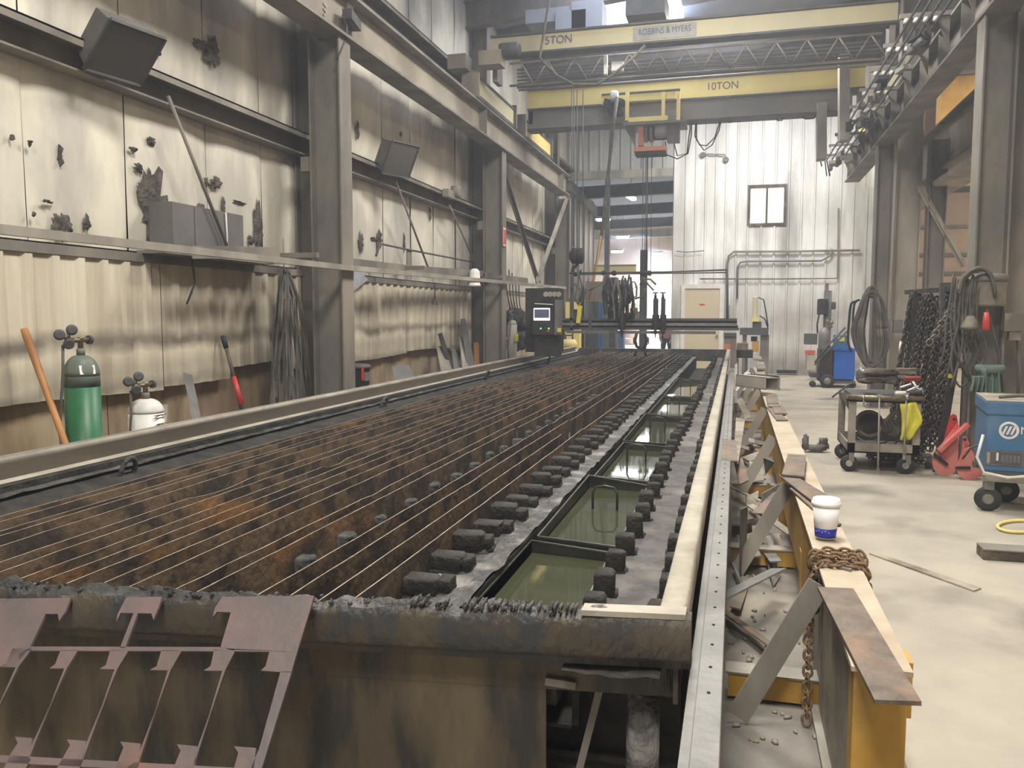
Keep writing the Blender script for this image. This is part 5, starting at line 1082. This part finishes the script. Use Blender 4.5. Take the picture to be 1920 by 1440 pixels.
# ================================================================ HOSE COLUMN (nearest right)
random.seed(9)
hc = empty('hose_drum', at(1,1855,540,8.9), 'dusty grey drum fixed to the nearest right column, hoses draped over it', 'drum')
dc = at(1,1852,545,8.88); MB().lathe([(.13,-.15),(.155,-.13),(.155,.10),(.165,.12),(.16,.15),(.10,.16)], dc, 28).build('drum_body', m_cart, hc); MB().lathe([(.158,.08),(.172,.10),(.172,.14),(.12,.16)], dc, 28).build('drum_rim', m_steel, hc)
def hosebundle(name, label, loops, r_, Y_, m, cat='hose', jit=.06):
    e = empty(name, at(1,*loops[0][0],Y_), label, cat)
    for q in loops:
        yy = Y_+random.uniform(-jit,jit); P = [at(1,x,y,yy) for x, y in q]; R_ = []
        for i in range(len(P)-1):
            p0 = P[max(i-1,0)]; p1 = P[i]; p2 = P[i+1]; p3 = P[min(i+2,len(P)-1)]
            for t in (0,.25,.5,.75): R_.append(.5*((2*p1)+(-p0+p2)*t+(2*p0-5*p1+4*p2-p3)*t*t+(-p0+3*p1-3*p2+p3)*t**3))
        R_.append(P[-1]); MB().tube(R_, r_*random.uniform(.8,1.15), 7).build('hose_loop', m if random.random() < .75 else m_hang, e)
    return e
lp = []
for k in range(11):
    s_ = k*1.9; lp.append([(1800-s_*.2,560-s_),(1806,530-s_*.6),(1822+s_*.2,512-s_*.4),(1842,506-s_*.2),(1858,514+s_*.3),(1866,540+s_)])
hosebundle('draped_hoses','thick bundle of dusty hoses draped over the drum on the nearest right column',lp,.016,8.72,m_hose)
lp = []
for k in range(12):
    x0 = 1780+k*4.6; lp.append([(x0+8,515+k%4*4),(x0+2,560),(x0-6+k%3*4,610),(x0+(k%4-1)*9,655),(x0+(k%5-2)*10,690+k%3*18)])
lp += [[(1800,560),(1790,600),(1795,640),(1806,660),(1822,650),(1830,600)],[(1812,520),(1814,560),(1817,600),(1819,630)],[(1826,520),(1832,580),(1826,640),(1812,700),(1800,680)],[(1850,580),(1862,620),(1875,680),(1880,735)],[(1846,585),(1838,640),(1826,690),(1834,735)],[(1788,640),(1784,690),(1800,725),(1822,708)]]
hosebundle('hanging_hoses','tangle of dusty hoses and cables hanging down the nearest right column',lp,.012,8.75,m_hose)
lp = []
for k in range(22):
    s_ = random.uniform(-3,3); w_ = 17+k*.85; lp.append([(1634+s_+w_*math.cos(a)*(1 if math.sin(a) > 0 else .82), 616+math.sin(a)*(72-k*.6+(k%4)*3)) for a in [2*PI*j/14 for j in range(15)]])
hosebundle('hose_coil','big oval coil of rubber hoses hanging on the pale column behind the cart',lp,.022,14.9,m_hose,jit=.12)
hosebundle('hose_coil','smaller dark looped hose hanging left of the big hose coil',[[(1607,565),(1596,570),(1592,600),(1590,640),(1596,660)],[(1612,562),(1602,570),(1599,610),(1602,640)]],.022,15.0,m_blackr)
MB().lathe([(.03,.10),(.08,0),(.085,-.02),(.05,-.03)], at(1,1819,612,8.6), 16).build('lamp_socket', m_hose, label='grey funnel-shaped end fitting hanging among the hoses', cat='fitting')
MB().lathe([(.018,.09),(.028,.02),(.032,-.06),(.016,-.08)], at(1,1849,604,8.5), 14).build('red_float', m_red, label='red float hanging among the hoses on the nearest right column', cat='float')
MB().cbox(at(1,1899,604,8.9),(.17,.1,.17)).cbox(at(1,1901,628,8.9),(.10,.08,.10)).build('outlet_box', m_cart, label='beige electrical box on the column at the right edge', cat='box')
for k, (px, l) in enumerate(((1661,'left grey gas gauge box on the column behind the chains'),(1683,'right grey gas gauge box on the column behind the chains'))): MB().cbox(at(1,px,612,14.9),(.14,.1,.22)).cbox(at(1,px,617,14.85),(.07,.02,.07)).build('gauge_box', m_greybox if k else m_rail, label=l, cat='box')
# green cloth on a pail
e = empty('hanging_coat', at(1,1855,700,8.5), 'grey-green cloth coat hanging at the foot of the nearest right column', 'coat')
def cloth(px0, px1, y0, y1, Y_, seed):
    return MB().grid(14, 12, lambda a, b: at(1, px0+(px1-px0)*a+4*math.sin(b*3+seed)*(b), y0+(y1-y0)*b+(8*noise.noise(V((a*4,seed,0))))*b, Y_+.035*math.sin(a*16+seed)*(.3+b)))
for q in ((1840,1872,690,770,8.5,1),(1822,1846,705,735,8.48,2),(1842,1862,765,900,8.5,3)):
    o = cloth(*q).build('cloth_fold', m_cloth, e); s_ = o.modifiers.new('s','SOLIDIFY'); s_.thickness = .01
MB().lathe([(.12,-.05),(.125,.02),(.11,.03)], at(1,1856,690,8.6), 24).build('pail_rim', m_cloth, e)
MB().tube([at(1,1905,600,9),at(1,1912,690,9),at(1,1909,740,9)],.015,7).build('grey_rope', m_strap, label='grey rope hanging by the column at the right edge', cat='rope')
# chain rack: many chains hung on a leaning frame
cf = empty('chain_rack', (1.95,10.0,0), 'dark leaning rack frame that carries the hanging chains', 'rack')
A = lambda x, y, Y_: at(1,x,y,Y_)
MB().bar(A(1812,545,9.0),A(1755,890,9.2),.07,.05,(0,1,0)).build('frame_leg', m_dark, cf); MB().bar(A(1720,545,10.4),A(1690,850,10.6),.07,.05,(0,1,0)).build('frame_leg', m_dark, cf)
MB().bar(A(1700,548,10.8),A(1812,540,9.1),.05,.05).build('frame_bar', m_dark, cf); MB().bar(A(1772,530,9.6),A(1772,600,9.6),.10,.06,(0,1,0)).build('hook_plate', m_hang, cf)
MB().bar(A(1770,600,9.9),A(1745,800,10.1),.12,.08,(0,1,0)).build('hanging_block', m_dark, cf)
def chain_mesh(path, L_, W_, r_):
    mb = MB()
    for k, (p, d) in enumerate(resample(path, L_*.70)):
        up = V((0,1,0)) if abs(d.y) < .8 else V((1,0,0)); s_ = d.cross(up).normalized(); n_ = s_.cross(d)
        if k % 2: s_ = (s_+n_*.9).normalized()
        else: s_ = (s_-n_*.5).normalized()
        h = L_/2-W_/2; pts = []
        for j in range(4): a = PI*j/3; pts.append(p+d*(h+W_/2*math.sin(a))+s_*W_/2*math.cos(a))
        for j in range(4): a = PI+PI*j/3; pts.append(p+d*(-h+W_/2*math.sin(a))+s_*W_/2*math.cos(a))
        mb.tube(pts, r_, 4, closed=True)
    return mb
random.seed(13)
ORD = ['first','second','third']+['%dth' % j for j in range(4,21)]+['21st','22nd','23rd']+['%dth' % j for j in range(24,31)]
for k in range(30):
    t = (k+.5)/30; px = 1706+t*100; Y_ = 10.6-1.4*t+random.uniform(-.15,.15); pt = 552+random.uniform(-4,22); pb = random.uniform(810,868)-(20 if t > .7 else 0)
    sh_ = random.uniform(30,46); top = A(px,pt,Y_); bot = A(px-sh_,pb,Y_)
    mid = top.lerp(bot,.5)+V((random.uniform(-.03,.03),0,0))
    bot.z = max(bot.z,.06)
    chain_mesh([top+V((0,.06,-.06)), top, mid, bot], .075,.05,.0095).build('hanging_chain', m_chain, label='dark oily chain on the leaning rack, %s from the left' % ORD[k], cat='chain', group='chains hanging on the leaning rack')
chain_mesh([A(1795,572,8.95),A(1775,592,9.0),A(1757,622,9.1),A(1738,650,9.2)],.085,.055,.011).build('draped_chain', m_steel, label='paler chain draped diagonally across the top of the hanging chains', cat='chain')
e = empty('chain_heap', (1.75,9.6,0), 'heap of loose chain ends on the floor behind the cart', 'chain heap')
for k in range(9):
    c = V((1.72+random.uniform(-.25,.25),9.5+random.uniform(-.3,.3),.05+.03*(k%3))); chain_mesh([c+V((.16*math.cos(a)+random.uniform(-.02,.02),.16*math.sin(a),random.uniform(-.01,.02))) for a in [j*.8+k for j in range(6)]],.075,.05,.009).build('chain_coil', m_steel if k % 3 else m_chain, e)
MB().cbox(A(1783,705,8.95),(.05,.01,.04)).build('yellow_tag', m_yvest, label='small bright yellow tag on the hanging chains', cat='tag')
MB().tube([A(1689,640,10.3),A(1686,660,10.3)],.012,6).build('white_tube_light', m_cupw, label='tiny white tube left of the hanging chains', cat='tube')
# ================================================================ TOOL CART
ca = empty('tool_cart', (1.5,9.3,0), 'grimy beige two-shelf tool cart on casters, loaded with tools', 'cart')
x0, x1, y0, y1 = 1.13, 1.80, 8.95, 9.85
for z0, z1, m in ((.20,.30,m_cart),(.72,.76,m_cart)):
    MB().box((x0,y0,z0),(x1,y1,z0+.015)).build('shelf', m, ca)
    for lo, hi in (((x0,y0,z0),(x1,y0+.015,z1)),((x0,y1-.015,z0),(x1,y1,z1)),((x0,y0,z0),(x0+.015,y1,z1)),((x1-.015,y0,z0),(x1,y1,z1))): MB().box(lo, hi).build('shelf_edge', m, ca)
for x in (x0, x1-.07):
    for y in (y0, y1-.05): MB().box((x,y,.2),(x+.07,y+.05,.76)).build('post', m_cart, ca, bevel=.003)
MB().tube([(x0-.02,y0-.03,.77),(x1+.02,y0-.03,.77)],.024,10).build('front_rail', m_brass, ca)
MB().box((x0+.05,y0+.04,.74),(x1-.05,y1,.775)).build('tool_drawer', m_hang, ca)
for x, y in ((x0+.02,y0+.03),(x1-.12,y0+.03),(x0+.05,y1-.08),(x1-.05,y1-.08)):
    c = V((x,y,.085)); cw = MB().lathe([(.03,-.018),(.08,-.02),(.085,-.01),(.085,.01),(.08,.02),(.03,.018)], c, 24, axis=(0,1,.0)).build('caster_wheel', m_blackr, ca); MB().cbox(c+V((.02,0,.07)),(.05,.05,.10)).build('caster_fork', m_steel, ca)
    MB().lathe([(.035,0),(.03,.012)], c+V((0,-.018,0)), 14, axis=(0,-1,0)).build('caster_hub', m_steel_lt, cw)
Cc = lambda px, py, Y_=9.15: at(1,px,py,Y_)
g = empty('welding_helmet', Cc(1624,703,9.3), 'glossy dark welding helmet on the cart top at left', 'helmet'); MB().lump(Cc(1624,704,9.3),(.20,.24,.17),2,20,14,.04).build('helmet_shell', m_glass, g); MB().bar(Cc(1608,712,9.2),Cc(1645,705,9.2),.04,.06).build('helmet_visor', m_hang, g)
g = empty('leather_gloves', Cc(1655,705,9.2), 'pair of grimy leather gloves lying on the cart top', 'gloves')
for q, s_ in (((1650,698),(.32,.16,.07)),((1640,712),(.30,.2,.06)),((1665,712),(.2,.2,.07))): MB().lump(Cc(*q,9.2),s_,q[0],14,8,.3).build('glove', m_leather, g)
for q, s_, m, l, nm in (((1690,698),(.26,.12,.03),m_cart,'beige flat tool case lying at the back of the cart top','tool_case'),((1700,693),(.2,.1,.03),m_rustplate,'brown grinding disc guard at the back of the cart','disc_guard'),
    ((1709,707),(.16,.10,.025),m_pinkred,'pink-red flat tool box on the cart top','tool_box'),((1708,712),(.17,.08,.02),m_red,'dark red tool under the pink box','red_tool'),((1688,706),(.1,.1,.04),m_steel_lt,'grey block tool left of the pink box','block_tool')):
    MB().cbox(Cc(*q,9.35),s_,(0,0,.15)).build(nm, m, label=l, cat='tool', bevel=.006)
g = empty('spray_can', Cc(1690,737,9.0), 'white and dark spray tube lying at the cart front', 'can'); MB().lathe([(.018,0),(.025,.01),(.025,.14),(.015,.15)], Cc(1678,738,8.98), 14, axis=(1,0,.05)).build('can_body', m_wcyl, g); MB().lathe([(.026,.10),(.026,.22),(.02,.25)], Cc(1678,738,8.98), 14, axis=(1,0,.05)).build('can_dark_end', m_dark, g)
g = empty('white_tool', Cc(1715,730,9.05), 'tangle of shiny white-handled tools at the right corner of the cart', 'tool')
for a_, b_ in (((1688,726),(1708,720)),((1700,733),(1722,724)),((1712,716),(1726,738)),((1700,740),(1728,730))): MB().tube([Cc(*a_,9.0),Cc(*b_,9.05)],.010,6).build('white_handle', m_cupw, g)
MB().tube([Cc(1730,738,8.95),Cc(1731,727,9.0),Cc(1708,732,9.0)],.006,6).build('wire_handle', m_chrome, g)
MB().tube([Cc(1725,700,9.1),Cc(1730,682,9.1)],.006,6).build('upright_rod', m_rail, label='thin rod sticking up from the back of the cart', cat='rod')
def hammer(px0, py0, px1, py1, l):
    MB().tube([Cc(px0,py0,8.88),Cc((px0+px1)/2,(py0+py1)/2,8.88),Cc(px1,py1,8.88)],[.008,.009,.010],8).cbox(Cc(px0,py0,8.88),(.04,.02,.03)).cbox(Cc(px1,py1,8.88),(.025,.012,.07)).build('hanging_wrench', m_steel_lt, label=l, cat='tool')
hammer(1649,742,1646,885,'long thin tool hanging down the middle of the cart front'); hammer(1700,740,1695,855,'long bright-headed tool hanging at the right of the cart front')
MB().tube([Cc(1618,738,8.9),Cc(1620,758,8.9)],.010,6).build('short_hook', m_chrome, label='short shiny hook hanging at the left of the cart front', cat='hook')
MB().lathe([(.02,.02),(.02,0),(.017,-.02)], Cc(1701,745,8.86), 12).build('bright_socket', m_chrome, label='bright socket head at the cart front right', cat='tool')
bk = empty('cart_bucket', Cc(1628,795,9.2), 'dark bucket lying on its side on the lower cart shelf', 'bucket'); MB().lathe([(.11,0),(.14,.28),(.135,.28),(.10,.02)], Cc(1632,793,9.35), 24, axis=(-.2,-1,.1)).build('bucket_shell', m_leather, bk)
MB().tube([Cc(1608,820,9.1),Cc(1628,832,9.1),Cc(1650,820,9.1),Cc(1652,800,9.1)],.006,6).build('bucket_handle', m_rail, bk)
g = MB(); 
for k in range(5): g.lump(Cc(1655+k*6,800+6*(k%2),9.3),(.12,.2,.14),k+3,10,8,.3)
g.build('grey_rag', m_rail, label='crumpled grey cloth beside the bucket on the lower cart shelf', cat='cloth')
g = empty('yellow_bag', Cc(1708,800,8.92), 'crumpled bright yellow vest hanging on the right of the cart front', 'bag')
MB().grid(8,10,lambda a, b: at(1,1690+10*a*(1-b)+ (16+18*(1-abs(b-.55)*1.6))*a, 758+68*b-4*a, 8.9+.03*math.sin(a*8+b*5))).build('bag_skin', m_yvest, g).modifiers.new('s','SOLIDIFY').thickness = .02
e = empty('yellow_tape_tool', Cc(1630,842,9.1), 'small yellow-handled tool on the lower cart shelf', 'tool'); MB().lump(Cc(1630,841,9.05),(.10,.06,.035),3,10,6,.1).build('yellow_grip', m_yvest, e)
ORD2 = ['first','second','third']+['%dth' % j for j in range(4,13)]
for k in range(12): MB().tube([Cc(1612+k*8,845-(k%3)*5,9.1+.04*(k%4)),Cc(1650+k*5,838-(k%4)*4,9.4)],.010,6).build('shelf_rod', random.choice((m_dark,m_steel,m_hose)), label='thin dark rod on the lower cart shelf, %s from the left' % ORD2[k], cat='rod', group='rods on the lower cart shelf')
for k in range(6): MB().tube([Cc(1690-3*k,765+k,9.1),Cc(1678-4*k,775+3*k,9.1),Cc(1690-5*k,785+4*k,9.1)],.010,6).build('cart_cable', m_cart, label='pale coiled cable under the cart top, %s down' % ORD2[k], cat='cable', group='pale cables under the cart top')
MB().prism([Cc(1573,735,9.2),Cc(1594,738,9.2),Cc(1597,775,9.2),Cc(1592,770,9.2)],(0,.02,0)).build('side_flap', m_greybox, label='grey triangular plate sticking out left of the cart', cat='plate')
MB().tube([Cc(1560,745,9.4),Cc(1590,722,9.4),Cc(1600,718,9.4)],.010,6).build('long_rod_handle', m_hang, label='thin dark rod reaching out to the left of the cart top', cat='rod')
# ================================================================ RED PIPE STANDS, FLOOR ITEMS
def redp(pts, Y0, Y1, nm, m, par): return MB().prism([at(1,x,y,Y0) for x, y in pts], (0,Y1-Y0,0)).build(nm, m, par)
rs = empty('red_clamp_stand', at(2,1780,890,0), 'left and taller of the two red steel fan-shaped brackets on the floor', 'bracket')
def arc(cx, cy, r_, a0, a1, n=12, ky=1): return [(cx+r_*math.cos(a0+(a1-a0)*k/n), cy+ky*r_*math.sin(a0+(a1-a0)*k/n)) for k in range(n+1)]
redp([(1797,792),(1797,850)]+arc(1772,868,24,.2,PI*1.05)+[(1757,845)], 8.95, 8.97, 'fan_plate', m_pinkred, rs)
redp([(1782,780),(1788,776),(1794,779),(1798,800),(1770,828)], 9.0, 9.02, 'upright_plate', m_red, rs); MB().bar(at(1,1760,845,8.9),at(1,1815,795,8.9),.03,.10,(0,1,0)).build('cross_channel', m_pinkred, rs)
redp([(1752,848),(1779,870),(1774,874),(1750,856)], 8.92, 8.94, 'slot', m_dark, rs)
rs2 = empty('red_clamp_stand', at(2,1815,898,0), 'right and lower of the two red steel fan-shaped brackets on the floor', 'bracket')
redp([(1806,845),(1818,838)]+[(1845,880)]+arc(1818,876,25,.1,PI*.95)+[(1793,876)], 8.80, 8.82, 'fan_plate', m_pinkred, rs2)
redp([(1800,880),(1806,818),(1812,818),(1818,832),(1808,846)], 8.84, 8.86, 'upright_plate', m_pinkred, rs2); redp([(1792,875),(1820,875),(1820,880),(1792,880)], 8.78, 8.80, 'slot', m_dark, rs2)
for px, py in ((1809,824),(1789,786)): MB().lathe([(.016,0),(.016,.01)], at(1,px,py,8.79), 10, axis=(0,-1,0)).build('bolt_hole', m_dark, rs2 if px > 1800 else rs)
MB().lump(at(2,1742,872,.04),(.08,.08,.06),3,12,8,.2).build('small_caster', m_blackr, label='small black lump on the floor left of the red brackets', cat='caster')
# floor clamp / glove thing
g = empty('glove_on_floor', at(2,1525,840,0), 'crumpled grey glove lying alone on the concrete floor', 'glove')
for q, s_ in (((1528,842),(.22,.12,.06)),((1509,828),(.07,.05,.16)),((1543,828),(.10,.07,.12)),((1540,838),(.14,.10,.07))):
    c = at(2,q[0],843,.03); c.z = .05+max(0,(842-q[1]))*.004; c.x = at(2,q[0],842,.03).x; MB().lump(c,s_,q[0],12,8,.35).build('glove_fold', m_leather if q[0] > 1530 else m_strap, g)
flat([(1630,1037),(1650,1038),(1840,1102),(1826,1107)], .01, .009, m_scrap, 'long thin tan strip lying on the floor right of the chain', 'steel_strip', 'strip')
bb = empty('steel_bar', at(2,1885,1052,0), 'short dark brown channel bar on the floor at the right edge', 'bar')
a = at(2,1843,1050,0); MB().box((a.x,a.y,0),(a.x+.7,a.y+.16,.07)).build('bar_body', m_leather, bb, bevel=.004); MB().box((a.x,a.y-.003,.066),(a.x+.7,a.y+.163,.074)).build('bar_top', m_steel, bb); MB().cbox((a.x+.36,a.y+.06,.10),(.10,.16,.10)).build('end_block', m_leather, bb)
yh = [at(2,1960,976,.015)]+[at(2,1912+42*math.cos(a),987+11*math.sin(a),.015) for a in [-1.2-k*.35 for k in range(12)]]+[at(2,1965,1000,.015)]
MB().tube(yh,.012,8).build('yellow_hose', m_cyel, label='yellow hose loop lying on the floor at the right edge', cat='hose')
# ================================================================ BLUE WELDER (near)
WY = 7.45
we = empty('welding_machine', (2.3,WY,0), 'near blue welding machine with round white logo on a wheeled trolley', 'welder')
def wv(px, py, Y_=WY): return at(1,px,py,Y_)
a = wv(1853,752); xb = a.x; zt = a.z; zb = wv(1846,882).z
rot = math.radians(-8)
def wbox(lo, hi, m, nm, bev=0):
    mb = MB().box(lo, hi)
    for v_ in mb.v: d = v_-V((xb,WY,0)); v_.x = xb+d.x*math.cos(rot)-d.y*math.sin(rot); v_.y = WY+d.x*math.sin(rot)+d.y*math.cos(rot)
    return mb.build(nm, m, we, bevel=bev)
wbox((xb,WY,zb),(xb+.62,WY+.75,zt-.10), m_blue, 'case', .008); wbox((xb-.012,WY-.012,zt-.11),(xb+.63,WY+.76,zt), m_blue, 'case_lid', .012)
wbox((xb-.01,WY-.008,zt),(xb+.63,WY+.76,zt+.006), m_cart, 'dusty_top')
fr_ = V((math.cos(rot),math.sin(rot),0)); fn = V((math.sin(rot),-math.cos(rot),0))
def wf(u, z, d=.004): return V((xb,WY,z))+fr_*u+fn*d
lc = wf(.155,wv(1880,806).z)
def disc(c, r0, r1, m, nm, par, d=0, n=28):
    c = c+fn*d; mb = MB(); vs = []; 
    for k in range(n): a_ = 2*PI*k/n; vs += [c+fr_*r0*math.cos(a_)+V((0,0,r0*math.sin(a_))), c+fr_*r1*math.cos(a_)+V((0,0,r1*math.sin(a_)))]
    return mb.add(vs,[(2*k,2*k+1,(2*k+3)%(2*n),(2*k+2)%(2*n)) for k in range(n)]).build(nm, m, par)
disc(lc,.052,.072,m_wcyl,'logo_ring',we)
for k in (-1,0,1):
    c = lc+fr_*k*.03; MB().add([c+fr_*-.022+V((0,0,-.035)),c+fr_*-.004+V((0,0,-.035)),c+fr_*.024+V((0,0,.035)),c+fr_*.006+V((0,0,.035))],[(0,1,2,3)]).build('logo_bar', m_wcyl, we)
text('MILLER',.085, wf(.232,lc.z,.005), fr_, (0,0,1), m_wcyl, we, 'brand_lettering', .001, 'LEFT', 1.15)
pz = wv(1860,858).z
def wp(u0,u1,z0,z1,m,nm,d=.006): return MB().add([wf(u0,z0,d),wf(u1,z0,d),wf(u1,z1,d),wf(u0,z1,d)],[(0,1,2,3)]).build(nm, m, we)
wp(-.0,.26,pz-.06,pz+.06,m_rustplate,'data_plate_border'); wp(.008,.252,pz-.052,pz+.052,m_hang,'data_plate',.007); wp(.01,.03,pz-.045,pz+.045,m_cart,'plate_mark',.008); wp(.075,.09,pz-.02,pz+.045,m_wcyl,'plate_mark',.008)
for k in range(5): wp(.11+k*.028,.13+k*.028,pz-.03,pz+.03,m_greybox,'plate_mark',.008)
tz = zb-.03
wbox((xb-.02,WY-.05,tz-.05),(xb+.9,WY+.02,tz), m_cart, 'trolley_frame'); wbox((xb-.02,WY+.6,tz-.05),(xb+.9,WY+.68,tz), m_hang, 'trolley_frame'); wbox((xb-.0,WY,tz-.01),(xb+.8,WY+.7,zb), m_hang, 'trolley_deck')
for u, d in ((.03,.0),(.22,.45)):
    c = V((xb,WY,0))+fr_*u-fn*d; c.z = .10; tw_ = MB().lathe([(.03,-.025),(.09,-.028),(.10,-.015),(.10,.015),(.09,.028),(.03,.025)], c, 28, axis=tuple(fn)).build('trolley_wheel', m_blackr, we); MB().lathe([(.05,0),(.035,.02)], c+fn*.02, 18, axis=tuple(fn)).build('wheel_hub', m_rail, tw_)
    MB().cbox(c+V((0,0,.13)),(.07,.07,.10)).build('caster_fork', m_rail, we)
MB().tube([wf(-.03,zb+.30,.05),wf(-.07,zb+.12,.08),wf(-.02,zb+.0,.10),wf(.15,zb-.03,.10),wf(.35,zb+.0,.08),wf(.6,zb+.02,.1)],.012,8).build('yellow_cable', m_wcyl, we)
MB().tube([wf(.10,zt+.02,-.2),wf(.25,zt+.04,-.15),wf(.4,zt+.03,-.2),wf(.55,zt+.03,-.1)],.014,8).build('top_cable', m_hose, we)
MB().tube([at(1,1805,860,8.2),at(1,1820,840,8.1),at(1,1838,832,8.0),at(1,1852,830,7.8)],.010,6).build('grey_cable', m_hose, label='thin grey cable curving from the red brackets to the blue welder', cat='cable')
# floor bits
random.seed(17)
fb = MB()
for k in range(90):
    x = random.uniform(.0,.34); y = random.uniform(2.2,7); fb.lump((x,y,.008),(random.uniform(.01,.04),random.uniform(.01,.05),.012),k,6,4,.4)
fb.build('floor_debris', m_steel, label='small dusty debris scattered on the floor between the rail and the rack', cat='debris', kind='stuff')
# every mesh object that stands alone needs its words: checked by the report
for o in bpy.data.objects:
    if o.type == 'MESH' and o.parent is None and 'label' not in o and 'kind' not in o: print('UNLABELLED', o.name)
